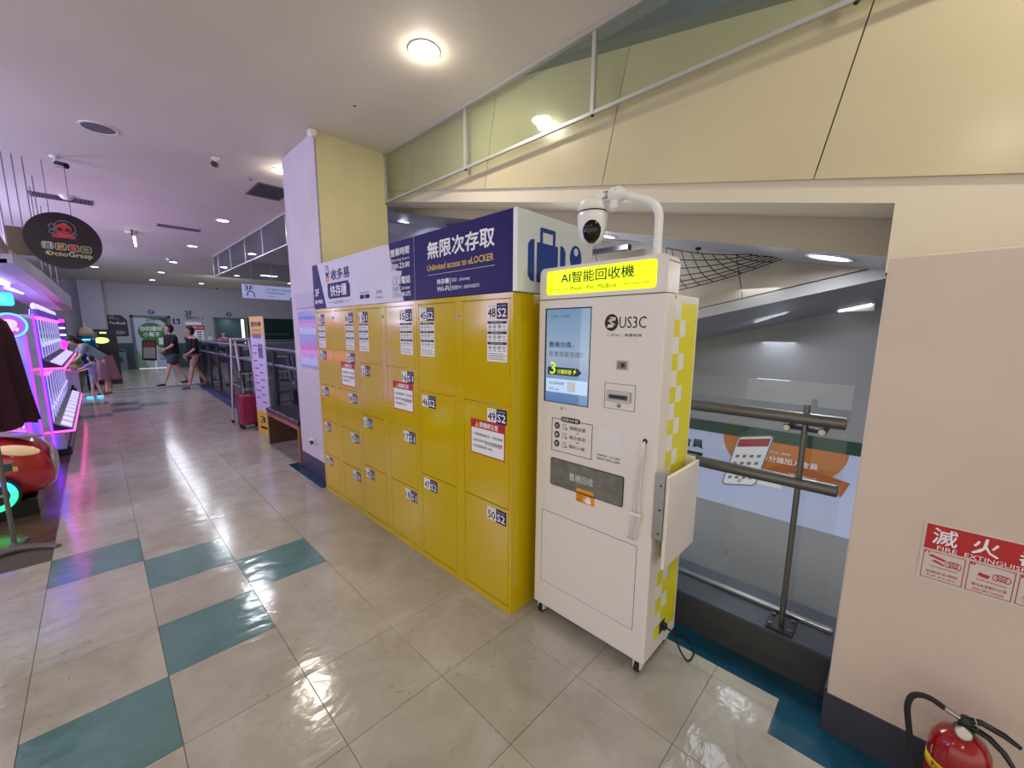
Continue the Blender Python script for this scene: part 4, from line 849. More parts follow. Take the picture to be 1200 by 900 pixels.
def cyltext(q, s_, a0, a1, z0, z1, m_, r=.0715, b_=.02):
    vs, fs = text_mesh(s_, b_); ax = min(v.x for v in vs); bx = max(v.x for v in vs); ay = min(v.y for v in vs); by = max(v.y for v in vs); out = []
    for v in vs:
        a = math.radians(a0+(a1-a0)*(v.x-ax)/(bx-ax)); z = z0+(z1-z0)*(v.y-ay)/(by-ay); out.append((EX+r*math.cos(a), EY+r*math.sin(a), z))
    q.add(out, fs, m_)
q = MB(); cyltext(q, '蓄壓式乾粉滅火器', 125, 215, .241, .262, mat('dark_red_text', (140, 20, 20))); q.build('label_lettering', lbm)
q = MB()
for a0, z0, w_, h_ in ((-150, .20, .024, .018),):
    pass
q.ball((EX-.0702, EY+.012, .215), (.002, .015, .020), PLW, 14); q.ball((EX-.0640, EY-.034, .285), (.004, .022, .012), PLW, 12); q.build('inspection_tag', t)
q = MB(); q.lathe([(.022, .384), (.024, .392), (.018, .40)], mat('green_seal', (40, 84, 40), .4), Matrix.Translation((EX, EY, 0))); q.lathe([(.015, .395), (.017, .42), (.012, .432)], DARKM, Matrix.Translation((EX, EY, 0)), 14); vh = q.build('valve_head', t)
q = MB(); gM = Matrix.Translation((EX-.026, EY+.004, .392)) @ Matrix.Rotation(math.radians(-62), 4, 'Y'); q.lathe([(.0185, -.004), (.020, .004), (.0175, .008)], CHROME, gM, 20); q.lathe([(.0160, .0082), (.0155, .0086)], ESW, gM, 20); q.build('pressure_gauge', t)
q = MB(); q.tube([(EX, EY, .425), (EX-.002, EY-.03, .437), (EX-.008, EY-.075, .432), (EX-.012, EY-.108, .418)], [.010, .009, .009, .006], BLK, 10); q.build('squeeze_lever', t)
q = MB(); q.tube([(EX, EY, .412), (EX-.004, EY-.05, .400), (EX-.014, EY-.080, .380), (EX-.022, EY-.104, .348)], [.010, .009, .008, .006], BLK, 10); q.build('carry_handle', t)
q = MB(); q.tube([(EX-.002, EY-.012, .452), (EX-.012, EY-.020, .435), (EX-.012, EY-.026, .41), (EX, EY-.018, .405)], .0015, CHROME, 6); q.build('safety_pin', t)
q = MB(); q.tube([(EX, EY+.010, .420), (EX-.004, EY+.05, .435)], .0085, CHROME, 12); q.build('hose_ferrule', t)
hp = [(EX-.004, EY+.048, .434), (EX-.006, EY+.085, .447), (EX-.010, EY+.118, .435), (EX-.016, EY+.128, .39), (EX-.022, EY+.115, .31), (EX-.028, EY+.100, .22), (EX-.034, EY+.088, .12), (EX-.036, EY+.082, .07)]
q = MB(); sm = []
for i in range(len(hp)-1):
    a, b_ = Vector(hp[i]), Vector(hp[i+1]); pa = Vector(hp[max(i-1, 0)]); pb = Vector(hp[min(i+2, len(hp)-1)])
    for k in range(4):
        u = k/4; sm.append(0.5*((2*a)+(b_-pa)*u+(2*pa-5*a+4*b_-pb)*u*u+(3*a-pa-3*b_+pb)*u**3))
q.tube(sm, .0085, RUB, 12); q.build('hose', t)

# ================================================================== MIDDLE DISTANCE
t = thing('bench', 'padded black bench with a brown wooden frame behind the pillar', 'bench', (1.8, 5.7, 0)); WD2 = mat('bench_wood', (150, 96, 62), .45, noise=.2, nscale=12); WDD = mat('bench_dark_side', (84, 58, 40), .5)
q = MB(); q.box((1.605, 5.13, .475), (2.0, 6.44, .535), mat('black_vinyl', (34, 30, 36), .3), .015); q.build('seat_pad', t, label='black vinyl pad'); q = MB(); q.box((1.61, 5.14, .425), (1.99, 6.43, .475), WD2, .003); q.build('apron', t)
for y in (5.14, 6.37):
    q = MB(); q.box((1.615, y, 0), (1.985, y+.055, .425), WD2 if y < 6 else WDD, .003); q.build('leg_panel', t)
# suitcase
t = thing('suitcase', 'crimson ribbed hard shell suitcase standing by the ladder', 'suitcase', (1.68, 7.7, 0)); CR = mat('crimson_shell', (150, 34, 82), .3, coat=.2)
q = MB(); q.box((1.53, 7.60, .07), (1.83, 7.86, .575), CR, .035, 4); q.build('shell', t)
for k in range(8):
    q = MB(); q.box((1.565+k*.031, 7.590, .10), (1.580+k*.031, 7.61, .50), CR, .004); q.build('rib', t)
q = MB(); q.box((1.525, 7.72, .06), (1.835, 7.735, .58), BLK, .002); q.build('seam', t)
q = MB()
for x in (1.62, 1.75): q.cyl((x, 7.80, .57), (x, 7.80, .94), .008, DARKM, 8)
q.box((1.605, 7.785, .93), (1.765, 7.815, .96), BLK, .006); q.build('telescopic_handle', t)
q = MB(); q.tube([(1.62, 7.68, .575), (1.64, 7.68, .61), (1.72, 7.68, .61), (1.74, 7.68, .575)], .012, BLK, 8); q.build('carry_handle', t)
for x in (1.57, 1.79):
    for y in (7.65, 7.82):
        q = MB(); q.cyl((x-.018, y, .030), (x+.018, y, .030), .026, BLK, 14); q.box((x-.012, y-.012, .04), (x+.012, y+.012, .075), BLK); q.build('wheel', t)
# ladder
t = thing('step_ladder', 'folded out aluminium step ladder behind the suitcase', 'ladder', (1.75, 8.4, 0)); LA = mat('ladder_aluminium', (196, 196, 204), .3, .6)
for (xb, yb, xt) in ((1.56, 8.35, 1.66), (1.74, 8.15, 1.72), (2.0, 8.30, 1.93), (2.03, 8.75, 1.96)):
    q = MB(); q.tube([(xb, yb, .03), (xt, 8.45, 1.46)], .018, LA, 8); r_ = q.build('rail', t); q = MB(); q.tube([(xb, yb, .012), (xb, yb, .05)], .024, BLK, 8); q.build('foot', r_)
for k, z in enumerate((.30, .58, .86, 1.14)):
    u = z/1.46; q = MB(); q.box((1.74-.02*u, 8.15+.30*u-.02, z-.012), (2.06-.11*u, 8.15+.30*u+.03, z+.012), LA); q.build('tread', t)
q = MB(); q.box((1.64, 8.40, 1.45), (2.0, 8.50, 1.485), LA, .004); q.build('top_cap', t); q = MB(); q.tube([(1.60, 8.36, .7), (1.73, 8.30, .62)], .006, LA, 6); q.build('spreader', t)
# standing board
t = thing('display_board', 'tall narrow yellow and white notice board standing behind the bench', 'sign board', (1.72, 7.1, 0)); BY = mat('board_yellow', (224, 196, 40), .4); BL_ = mat('board_lilac_white', (206, 204, 236), .35)
fd = Fr((1.72, 7.32, 0), (.06, -.47, 0), (0, 0, 1)); Wd = .47
q = MB(); q.plate(fd, 0, .005, Wd, 1.83, .018, mat('board_back', (200, 200, 205), .5)); q.build('panel', t)
q = MB(); fd2 = fd.off(0, 0, .018); q.plate(fd2, 0, 1.53, Wd, 1.83, .001, mat('board_gold', (222, 184, 92), .4)); q.plate(fd2, 0, .36, Wd, 1.53, .001, BL_); q.plate(fd2, 0, .005, Wd, .36, .001, BY); q.build('print', t)
q = MB(); q.text('置物櫃', fd2, .06, 1.68, Wd-.06, 1.75, NAVY, .02, .002); q.text('使用說明', fd2, .10, 1.60, Wd-.1, 1.64, REDP, .01, .002); q.plate(fd2, .08, 1.50, Wd-.08, 1.57, .002, GREYP)
q.text('0800-388', fd2, .25, 1.22, .40, 1.42, NAVY, .02, .002)
for k in range(16): q.plate(fd2, .06+(k % 2)*.19, 1.38-k*.058, .06+(k % 2)*.19+(.12, .16)[k % 3 == 0], 1.395-k*.058, .0018, NAVY)
q.text('3', fd2, .12, .18, .30, .28, NAVY, .02, .002); q.plate(fd2, .1, .08, .34, .12, .0018, NAVY); q.build('lettering', t)
# atrium balustrade
t = thing('balustrade', 'long dark grey glazed balustrade around the atrium behind the ladder', 'railing', (2.05, 9, 0)); RL = mat('rail_lilac_grey', (120, 122, 146), .35, .4); PS = mat('post_dark_slate', (48, 56, 68), .4)
AG = sheet_glass('atrium_glass', (190, 204, 216), .85, .06, .0, (90, 100, 110))
for y0, y1, z in ((5.2, 14.6, 1.30), (5.2, 14.6, 1.03)):
    q = MB(); q.tube([(2.12, y0, z), (2.12, y1, z)], .028, RL, 10); q.build('handrail', t)
q = MB(); q.tube([(2.05, 14.6, 1.30), (8.1, 14.6, 1.30)], .028, RL, 10); q.build('handrail', t); q = MB(); q.tube([(2.05, 14.6, 1.03), (8.1, 14.6, 1.03)], .028, RL, 10); q.build('handrail', t)
for k in range(9):
    y = 5.4+k*1.15; q = MB(); q.box((2.09, y-.03, .0), (2.15, y+.03, 1.31), PS, .004); q.build('post', t)
    if k < 8: q = MB(); q.box((2.12, y+.05, .10), (2.128, y+1.1, 1.22), AG); q.build('pane', t)
for k in range(5):
    x = 2.05+k*1.4; q = MB(); q.box((x-.03, 14.57, 0), (x+.03, 14.63, 1.31), PS, .004); q.build('post', t); q = MB(); q.box((x+.05, 14.596, .1), (x+1.35, 14.604, 1.22), AG); q.build('pane', t)
q = MB(); q.box((2.09, 5.1, 0), (2.15, 14.66, .10), PS); q.build('kerb', t)
# cyan reflections in the balustrade glass, put in as glowing balls
for k, (x, y, z, m_, w_) in enumerate(((5.35, 15.02, -.16, mat('cyan_glow', (60, 190, 250), .4, emit=1.2), .11), (6.1, 15.02, -.16, MATS['cyan_glow'], .10))):
    q = MB(); q.ball((x, y, z), (w_, .085, w_*.9), m_, 14); q.build('cyan_reflection', label='round cyan reflection in the balustrade glass, '+('nearer the ladder' if k == 0 else 'nearer the pillar'), cat='reflection')
# hanging direction sign
t = thing('direction_sign', 'hanging pale lilac direction board with 3F and an arrow beside the pillar', 'sign', (3.5, 12.7, 2.6)); fh = SOUTH(12.66); q = MB()
q.box((2.86, 12.66, 2.475), (4.7, 12.72, 2.83), mat('sign_lilac', (176, 184, 220), .4, emit=.25), .004); q.build('board', t); q = MB()
q.text('3F', fh, 2.91, 2.68, 3.10, 2.80, NAVY, .015, .003); q.tube([fh.p(3.12, 2.50, .004), fh.p(3.12, 2.60, .004), fh.p(3.07, 2.655, .004), fh.p(2.99, 2.655, .004), fh.p(2.96, 2.60, .004)], .012, NAVY, 6); q.prism(fh, [(2.93, 2.58), (2.99, 2.58), (2.96, 2.53)], .004, NAVY)
q.text('往地下停車場入口 請由此搭乘', fh, 3.42, 2.71, 4.05, 2.76, NAVY, .01, .003); q.text('往4F美食街 請由此搭乘', fh, 3.42, 2.62, 3.88, 2.67, NAVY, .01, .003); q.text('4F 5F', fh, 3.45, 2.53, 3.6, 2.56, NAVY, .01, .003); q.line(fh, 4.0, 2.5, 4.12, 2.6, .03, NAVY, .003); q.build('lettering', t)
for x in (3.1, 4.4):
    q = MB(); q.cyl((x, 12.69, 2.82), (x, 12.69, CEIL), .006, ALU, 6); q.build('hanger', t)
# far wall signs
ff = SOUTH(YF-.001)
t = thing('feedback_poster', 'black poster with white lettering left of the poster covered door', 'poster', (.7, YF, 1.7)); q = MB(); q.prism(ff, [(.41, 1.35), (.98, 1.35), (.98, 2.0), (.82, 2.19), (.41, 2.19)], .012, mat('poster_black', (26, 28, 36), .35)); q.build('sheet', t)
q = MB(); q.text('Feedback', ff, .47, 1.83, .93, 1.93, WHITE, .01, .014); q.text('CUSTOMER', ff, .44, 2.10, .62, 2.13, WHITE, .01, .014); q.text('SERVICE VOICE', ff, .44, 2.03, .74, 2.06, WHITE, .01, .014); q.disc(ff, .70, 1.50, .20, .08, .014, GREYP, 20); q.build('print', t)
t = thing('wheelchair_sign', 'square blue wheelchair symbol sign right of the poster covered door', 'sign', (2.54, YF, 2)); q = MB(); BLS = mat('sign_blue', (26, 36, 104), .4); q.plate(ff, 2.42, 1.87, 2.66, 2.10, .012, BLS); q.build('board', t)
q = MB(); q.ring(ff, 2.54, 1.955, .055, .040, .014, WHITE, 18); q.disc(ff, 2.52, 2.06, .018, .018, .014, WHITE, 10); q.plate(ff, 2.51, 1.97, 2.53, 2.04, .014, WHITE); q.plate(ff, 2.52, 1.97, 2.59, 1.985, .014, WHITE); q.build('symbol', t)
for x, s_, lb_ in ((1.75, '1↑', 'round blue numbered sign above the poster covered door'), (4.48, '2↑', 'round blue numbered sign above the counter window')):
    t = thing('number_roundel', lb_, 'sign', (x, YF, 2.35), 'round blue numbered signs'); q = MB(); q.disc(ff, x, 2.35, .11, .09, .014, BLS, 24); q.build('disc', t); q = MB(); q.text(s_[0]+'F', ff, x-.05, 2.31, x+.05, 2.39, WHITE, .01, .016); q.build('lettering', t)
t = thing('floor_directory', 'blue and red 3F notices stuck on the far wall behind the walking couple', 'notice', (3.2, YF, 1.6)); q = MB(); q.text('3F', ff, 2.86, 2.22, 3.12, 2.45, BLS, .03, .004); q.text('服務中心 ↗', ff, 2.88, 2.08, 3.5, 2.22, BLS, .02, .004); q.build('lettering', t)
q = MB(); q.plate(ff, 2.84, 1.63, 3.51, 1.83, .006, REDP); q.build('red_board', t); q = MB(); q.text('營業時間 10:00', ff, 2.9, 1.68, 3.45, 1.78, WHITE, .01, .008); q.build('red_board_lettering', t); q = MB(); q.plate(ff, 2.84, 1.84, 3.4, 1.97, .005, WHITE); q.plate(ff, 3.1, 1.1, 3.45, 1.6, .005, WHITE)
for k in range(4): q.plate(ff, 3.22, 1.17+k*.11, 3.38, 1.22+k*.11, .007, BLS)
q.build('white_sheets', t)
t = thing('leaflet_holder', 'small white dispenser on the far wall beside the counter window', 'dispenser', (3.66, YF, 1.3)); q = MB(); q.box((3.60, YF-.08, 1.12), (3.74, YF, 1.38), PLW, .01); q.build('case', t); q = MB(); q.disc(SOUTH(YF-.08), 3.67, 1.36, .04, .04, .01, GREYP, 14); q.build('nozzle', t)
t = thing('washing_machine', 'grey front loading cabinet with a round blue door by the far wall', 'machine', (.56, YF-.3, 0)); GC = mat('grey_cabinet', (104, 112, 124), .35, .3); q = MB(); q.box((.33, YF-.55, 0), (.80, YF-.03, .84), GC, .01); q.build('cabinet', t)
q = MB(); f = SOUTH(YF-.55); q.ring(f, .57, .42, .15, .11, .02, mat('ring_grey', (70, 80, 96), .3)); q.disc(f, .57, .42, .11, .11, .01, BLS, 24); q.build('porthole', t); q = MB(); q.plate(f, .36, .74, .77, .81, .006, DARKM); q.build('control_strip', t)
t = thing('wall_lamp_bright', 'wide bright ceiling strip light over the far hall beside the hanging sign', 'light', (3.9, 15.5, CEIL)); q = MB(); q.box((4.0, 15.2, CEIL-.05), (4.5, 15.45, CEIL), ALU); q.build('housing', t); q = MB(); q.box((4.02, 15.22, CEIL-.055), (4.48, 15.43, CEIL-.05), LAMPC); q.build('diffuser', t)

# ================================================================== ARCADE ON THE LEFT
PUR = mat('violet_led', (96, 30, 255), .4, emit=4.5); PNK = mat('pink_led', (255, 60, 170), .4, emit=4.0); MWH = mat('machine_white', (190, 184, 220), .3)
ACR = mat('lit_acrylic', (70, 62, 150), .15, emit=.16, ecol=(130, 120, 255)); ACW = mat('lit_white_acrylic', (215, 212, 245), .2, emit=.6, ecol=(205, 200, 255)); TRB = mat('tray_dark', (44, 38, 66), .3)
t = thing('capsule_machine_row', 'long row of violet lit capsule machines with two tiers of white trays', 'arcade machines', (-.5, 9.6, 0))
RY0, RY1 = 7.55, 11.75
q = MB(); q.box((-.95, RY0, .10), (-.50, RY1, 1.79), MWH, .01); q.build('cabinet', t)
q = MB(); q.box((-.60, RY0+.05, 0), (-.36, RY1, .12), TRB, .01); q.box((-.50, RY0, .10), (-.40, RY1, .30), MWH, .005); q.build('plinth', t)
for tier, (zs_, zb, zt, xf_) in enumerate(((.33, .46, 1.05, -.315), (1.13, 1.26, 1.74, -.315))):
    q = MB(); q.add([(-.50, RY0, zs_+.12), (xf_, RY0, zs_+.02), (xf_, RY1, zs_+.02), (-.50, RY1, zs_+.12), (-.50, RY0, zs_-.02), (xf_, RY0, zs_-.02), (xf_, RY1, zs_-.02), (-.50, RY1, zs_-.02)],
            [(0, 1, 2, 3), (4, 7, 6, 5), (0, 4, 5, 1), (2, 6, 7, 3), (1, 5, 6, 2)], TRB); sh = q.build('shelf', t)
    q = MB(); q.box((xf_-.004, RY0-.01, zs_-.012), (xf_+.012, RY1, zs_+.012), PNK, .003); q.box((-.50, RY0-.014, zs_-.012), (xf_, RY0-.002, zs_+.012), PNK, .003); q.build('pink_light_edge', sh)
    N = 10; st = (RY1-RY0)/N
    for k in range(N):
        y = RY0+st*(k+.5); q = MB()
        fr_ = Fr((-.41, y, zs_+.075), (0, 1, 0), (-.876, 0, .482)); q.rplate(fr_, -st*.34, -.085, st*.34, .02, .01, .012, ACW, 3); q.build('white_tray', t)
        q = MB(); q.box((-.505, y-st*.40, zb), (-.475, y+st*.40, zt), ACR, .004); q.box((-.478, y-st*.44, zb), (-.473, y-st*.24, zt), mat('lit_column', (170, 170, 225), .2, emit=.55, ecol=(190, 186, 255)), .001)
        q.ball((-.470, y+.02, zb+.16), (.010, .025, .03), ACW, 8)
        q.build('capsule_window', t)
    q = MB(); q.box((-.505, RY0, zt+.0), (-.455, RY1, zt+.03), PNK, .003); q.build('pink_light_bar', t)
for k in range(8):
    y = RY0+.15+k*.5; q = MB(); q.tube([(-.49, y, 1.77), (-.49, y, 1.86)], [.055, .045], ACR, 10); q.ball((-.49, y, 1.89), (.03, .04, .05), ACW, 8); q.build('prize_post', t)
q = MB(); q.box((-.515, RY0-.02, .12), (-.49, RY0, 1.80), PUR); q.build('violet_light_edge', t)
# white machine in front of it
t = thing('claw_machine', 'white machine front with violet light edges behind the dark garment', 'arcade machine', (-.9, 7.0, 0))
q = MB(); q.box((-1.6, 6.55, .25), (-.50, 7.4, 1.76), MWH, .02); q.build('cabinet', t)
f = SOUTH(6.55); q = MB()
for a, b_, c_, d in ((-.60, .45, -.57, 1.30), (-.515, .42, -.50, 1.55), (-.95, .40, -.57, .44)): q.plate(f, a, b_, c_, d, .02, PUR)
q.build('violet_light_edge', t); q = MB(); q.plate(f, -.95, .52, -.62, .56, .012, PNK)
for k in range(10): q.plate(f, -.94+k*.034, .58, -.925+k*.034, .68, .01, ACW)
q.build('pink_light_edge', t); q = MB(); q.rplate(f, -.66, .75, -.595, 1.15, .02, .012, REDP); q.build('red_panel', t)
t = thing('round_neon_sign', 'round blue ringed neon sign with a pink cartoon head on the white machine', 'neon sign', (-.66, 6.53, 1.66)); NB = mat('neon_blue', (60, 130, 255), .4, emit=3.0); NP = mat('neon_pink', (255, 150, 210), .4, emit=1.2); f = SOUTH(6.53)
q = MB(); q.ring(f, -.60, 1.655, .125, .108, .012, NB); q.build('blue_ring', t); q = MB(); q.disc(f, -.60, 1.655, .104, .104, .006, mat('neon_back', (150, 80, 190), .4, emit=.6), 28); q.build('back_disc', t)
q = MB(); q.disc(f, -.60, 1.67, .055, .045, .012, NP, 20); q.disc(f, -.625, 1.665, .016, .013, .016, NB, 12); q.disc(f, -.575, 1.665, .016, .013, .016, NB, 12)
for k in range(4): q.disc(f, -.645+k*.03, 1.615, .014, .022, .012, NP, 10)
q.build('cartoon_head', t)
t = thing('green_neon_sign', 'turquoise neon word sign above the round neon sign', 'neon sign', (-.72, 6.9, 1.95)); CY = mat('neon_turquoise', (70, 235, 210), .4, emit=2.2); f = SOUTH(6.9)
q = MB(); q.rplate(f, -1.1, 1.86, -.57, 2.0, .03, .02, mat('turquoise_glow', (60, 190, 190), .4, emit=.8)); q.build('back_board', t); q = MB(); q.text('機金魚', f, -.85, 1.885, -.60, 1.975, CY, .02, .023); q.build('lettering', t)
# canopy
CNP = mat('canopy_white', (178, 168, 190), .5); CND = mat('canopy_beige', (150, 138, 126), .55); t = thing('shop_canopy', 'large angular white canopy hanging over the arcade machines', 'canopy', (-.8, 10, 2.2))
A = [(-.50, 6.5, 2.40), (-.42, 8.8, 2.41), (-.305, 14.0, 2.37)]; Bz = [-.13, -.20, -.30]
q = MB(); vs = []
for (x, y, z), dz in zip(A, Bz): vs += [(x, y, z), (x, y, z+dz), (x-.16, y, z+dz-.01), (x-.16, y, z)]
q.add(vs, [(0, 4, 5, 1), (4, 8, 9, 5), (1, 5, 6, 2), (5, 9, 10, 6), (2, 6, 7, 3), (6, 10, 11, 7), (0, 3, 7, 4), (4, 7, 11, 8), (0, 1, 2, 3), (8, 11, 10, 9)], CNP); q.build('front_beam', t)
q = MB(); q.add([(-.54, 6.5, 2.27), (-.465, 14, 2.05), (-.90, 14, 2.08), (-.95, 6.5, 2.22), (-.54, 6.5, 2.31), (-.465, 14, 2.09), (-.90, 14, 2.12), (-.95, 6.5, 2.26)], [(0, 3, 2, 1), (4, 5, 6, 7), (0, 1, 5, 4), (2, 3, 7, 6), (0, 4, 7, 3)], mat('canopy_lilac', (196, 180, 236), .5)); q.build('soffit', t)
q = MB()
for k in range(9):
    u = k/8; q.tube([(-.58-.25*u*u, 6.6-.7*u, 2.36+.06*math.sin(u*3)+.42*u), (-.62-.25*u*u, 6.6-.7*u, 2.36+.06*math.sin(u*3)+.42*u)], .002, CND, 4)
sec = [(-.52, 6.5, 2.36, 2.42), (-.565, 6.2, 2.40, 2.60), (-.60, 5.8, 2.44, 2.80)]
v2 = []
for x, y, z0, z1 in sec: v2 += [(x, y, z0), (x, y, z1), (x-.25, y, z1), (x-.25, y, z0)]
q.add(v2, [(0, 1, 5, 4), (4, 5, 9, 8), (1, 2, 6, 5), (5, 6, 10, 9), (0, 4, 7, 3), (4, 8, 11, 7), (8, 9, 10, 11), (0, 3, 2, 1)], CND); q.build('curved_end', t)
q = MB(); q.box((-.56, 7.05, 2.43), (-.20, 7.11, 2.72), mat('canopy_brown', (96, 84, 58), .6)); q.build('sign_bracket', t)
for k, (x, y, z) in enumerate(((-.53, 6.6, 2.42), (-.50, 7.0, 2.72), (-.43, 7.0, 2.72), (-.36, 7.05, 2.72), (-.34, 7.8, 2.42), (-.40, 8.4, 2.42), (-.38, 9.6, 2.42), (-.36, 10.8, 2.42))):
    q = MB(); q.cyl((x, y, z-.02), (x, y, CEIL), .0055, mat('rod_grey', (120, 116, 130), .4, .5), 6); q.build('hanging_rod', t)
for y, lb_ in ((8.0, 'fluorescent tube under the canopy, nearer one'), (9.6, 'fluorescent tube under the canopy, farther one')):
    tt = thing('tube_light', lb_, 'light', (-1.0, y, 2.22), 'tubes under the canopy'); q = MB(); q.tube([(-.80, y-.55, 2.19), (-.74, y+.55, 2.19)], .022, LAMPC, 8); q.build('tube', tt); q = MB(); q.cyl((-.78, y, 2.2), (-.78, y, CEIL), .005, ALU, 6); q.build('hanger', tt)
# round hanging sign
t = thing('hanging_disc_sign', 'round black shop sign with a red octopus hanging under the ceiling at left', 'sign', (-.14, 7.0, 2.3)); f = SOUTH(6.99, 0, 0); DB = mat('sign_black', (26, 12, 30), .25)
q = MB(); cx_, cz_ = -.135, 2.61; q.disc(f, cx_, cz_, .305, .305, .03, DB, 56); q.build('disc', t); q = MB(); q.ring(SOUTH(6.995), cx_, cz_, .308, .300, .01, mat('lilac_rim', (120, 100, 160), .4), 48); q.build('rim', t)
f = SOUTH(6.96); RO = mat('octopus_red', (170, 40, 44), .4); OW = mat('outline_grey', (120, 130, 140), .4)
q = MB(); ox, oz = -.135, 2.745
q.disc(f, ox+.01, oz, .062, .055, .002, RO, 24); q.prism(f, [(ox-.095, oz-.105), (ox+.10, oz-.105), (ox+.07, oz-.06), (ox+.02, oz-.04), (ox-.03, oz-.045), (ox-.07, oz-.065)], .0022, RO)
q.disc(f, ox-.018, oz-.012, .024, .016, .003, DB, 14, -.4); q.disc(f, ox+.040, oz-.012, .024, .016, .003, DB, 14, .4)
for cx2, cz2, r_ in ((ox-.075, oz+.01, .03), (ox-.085, oz-.045, .022), (ox+.085, oz-.055, .022), (ox+.02, oz+.005, .085)): q.ring(f, cx2, cz2, r_, r_-.005, .0026, OW, 22)
q.ring(f, ox+.02, oz+.055, .02, .015, .0026, OW, 14, .5); q.build('octopus_emblem', t)
q = MB()
cols = [mat('letter_white', (180, 180, 180)), mat('letter_tan', (190, 150, 100)), mat('letter_red', (190, 80, 70)), mat('letter_green', (120, 140, 80))]
for k, ch in enumerate('日抓章魚'):
    x0 = -.305+k*.099; z0 = 2.515-k*.004; q.rplate(f, x0-.007, z0-.007, x0+.083, z0+.071, .02, .0024, mat('letter_cream', (176, 168, 140))); q.rplate(f, x0, z0, x0+.076, z0+.064, .016, .003, DB); q.text(ch, f, x0+.009, z0+.007, x0+.067, z0+.057, cols[k], .03, .004)
q.text('OctoGrasp', f, -.290, 2.425, .075, 2.490, mat('letter_cream', (176, 168, 140)), .03, .003)
q.disc(f, -.268, 2.463, .010, .010, .004, GOLDP, 14); q.build('lettering', t)
for x in (-.22, -.05):
    q = MB(); q.cyl((x, 7.0, 2.88), (x, 7.0, CEIL), .004, MATS['rod_grey'], 6); q.build('hanging_rod', t)
# garment on a stand
gx, gy = -.57, 4.5; t = thing('garment_stand', 'dark maroon pleated cape on a grey stand at the left edge', 'garment stand', (gx, gy, 0)); GM = mat('maroon_cloth', (42, 2, 26), .85, bump=.2, bscale=60); SG = mat('stand_grey', (106, 104, 106), .4, .4)
n = 72; vs = []; lev = [(1.74, .045), (1.715, .09), (1.67, .145), (1.58, .165), (1.40, .17), (1.20, .185), (1.0, .205), (.955, .21)]
for i, (z, r_) in enumerate(lev):
    for k in range(n):
        a = 2*math.pi*k/n; fold = (.10 if i > 3 else .03*i/3)*math.sin(a*12+.6*math.sin(3*a)); rr_ = r_*(1+fold); dz = -.10*(i/7)*max(0, -math.cos(a))*.8 + (.012*math.sin(a*7) if i > 5 else 0)
        vs.append((gx+rr_*math.cos(a), gy+rr_*.62*math.sin(a), z+dz-(.10*(1-math.cos(a))/2 if i >= 5 else 0)))
q = MB(); q.add(vs, [(i*n+k, (i+1)*n+k, (i+1)*n+(k+1) % n, i*n+(k+1) % n) for i in range(len(lev)-1) for k in range(n)], GM, True); q.add(vs[:n], [tuple(range(n))], GM); q.build('cape', t, label='dark maroon pleated cape')
q = MB(); q.tube([(gx, gy, .03), (gx+.01, gy, 1.72)], .014, SG, 12); q.build('pole', t)
q = MB(); q.tube([(gx-.13, gy, 1.70), (gx, gy, 1.77), (gx+.13, gy, 1.70)], .010, PLW, 8); q.build('hanger_top', t)
q = MB(); 
for s_ in (-1, 1):
    pts = [(gx+s_*u*.22, gy-.02-.12*u*u, .028-.018*u) for u in (0, .25, .5, .75, 1)]
    q.tube(pts, [.030, .028, .026, .024, .018], SG, 8)
q.tube([(gx, gy, .02), (gx+.04, gy+.2, .012)], [.028, .018], SG, 8); q.tube([(gx, gy, .02), (gx, gy, .07)], [.035, .018], SG, 12); q.build('base', t)
# ride car
t = thing('ride_car', 'red toy ride car with a glowing green and blue wheel ring at the left edge', 'ride car', (-.8, 5.4, 0)); CRD = mat('car_red', (176, 34, 48), .14, coat=.8); CRP = mat('car_pinkish_panel', (166, 74, 88), .2, coat=.5)
q = MB(); secs = []
for (x, zb, zt, hw) in ((-1.45, .16, .66, .30), (-1.05, .15, .72, .32), (-.80, .15, .72, .32), (-.60, .16, .69, .31), (-.45, .18, .62, .27), (-.385, .24, .52, .20), (-.37, .30, .44, .12)):
    ring = []
    for k in range(20):
        a = 2*math.pi*k/20; c_, s_ = math.cos(a), math.sin(a); ring.append((x, 5.55+hw*math.copysign(abs(c_)**.6, c_), (zb+zt)/2+(zt-zb)/2*math.copysign(abs(s_)**.7, s_)))
    secs.append(ring)
vs = [v for r_ in secs for v in r_]
q.add(vs, [(i*20+k, i*20+(k+1) % 20, (i+1)*20+(k+1) % 20, (i+1)*20+k) for i in range(6) for k in range(20)], CRD, True); q.add(secs[-1], [tuple(range(20))], CRD); q.add(secs[0], [tuple(range(19, -1, -1))], CRD); q.build('body', t)
q = MB(); q.ball((-.56, 5.27, .60), (.13, .05, .045), mat('headlight_cream', (226, 190, 150), .15, emit=.25), 18, Matrix.Rotation(.25, 4, 'Y')); q.build('headlight', t, label='cream oval headlight')
q = MB(); q.ball((-.56, 5.45, .705), (.15, .12, .018), mat('clear_cover', (150, 130, 140), .05, spec=.9), 18, Matrix.Rotation(.22, 4, 'Y')); q.build('hood_cover', t)
q = MB(); q.ball((-.375, 5.42, .46), (.03, .08, .13), mat('nose_lens', (180, 170, 180), .05, .3), 16); q.build('nose_lamp', t)
q = MB(); q.box((-.72, 5.235, .44), (-.60, 5.25, .50), mat('teal_stripe', (30, 70, 96), .3), .006); q.box((-.60, 5.235, .43), (-.57, 5.25, .47), GOLDP, .004); q.build('side_stripe', t)
WX_, WY_, WZ_ = -.72, 5.17, .26
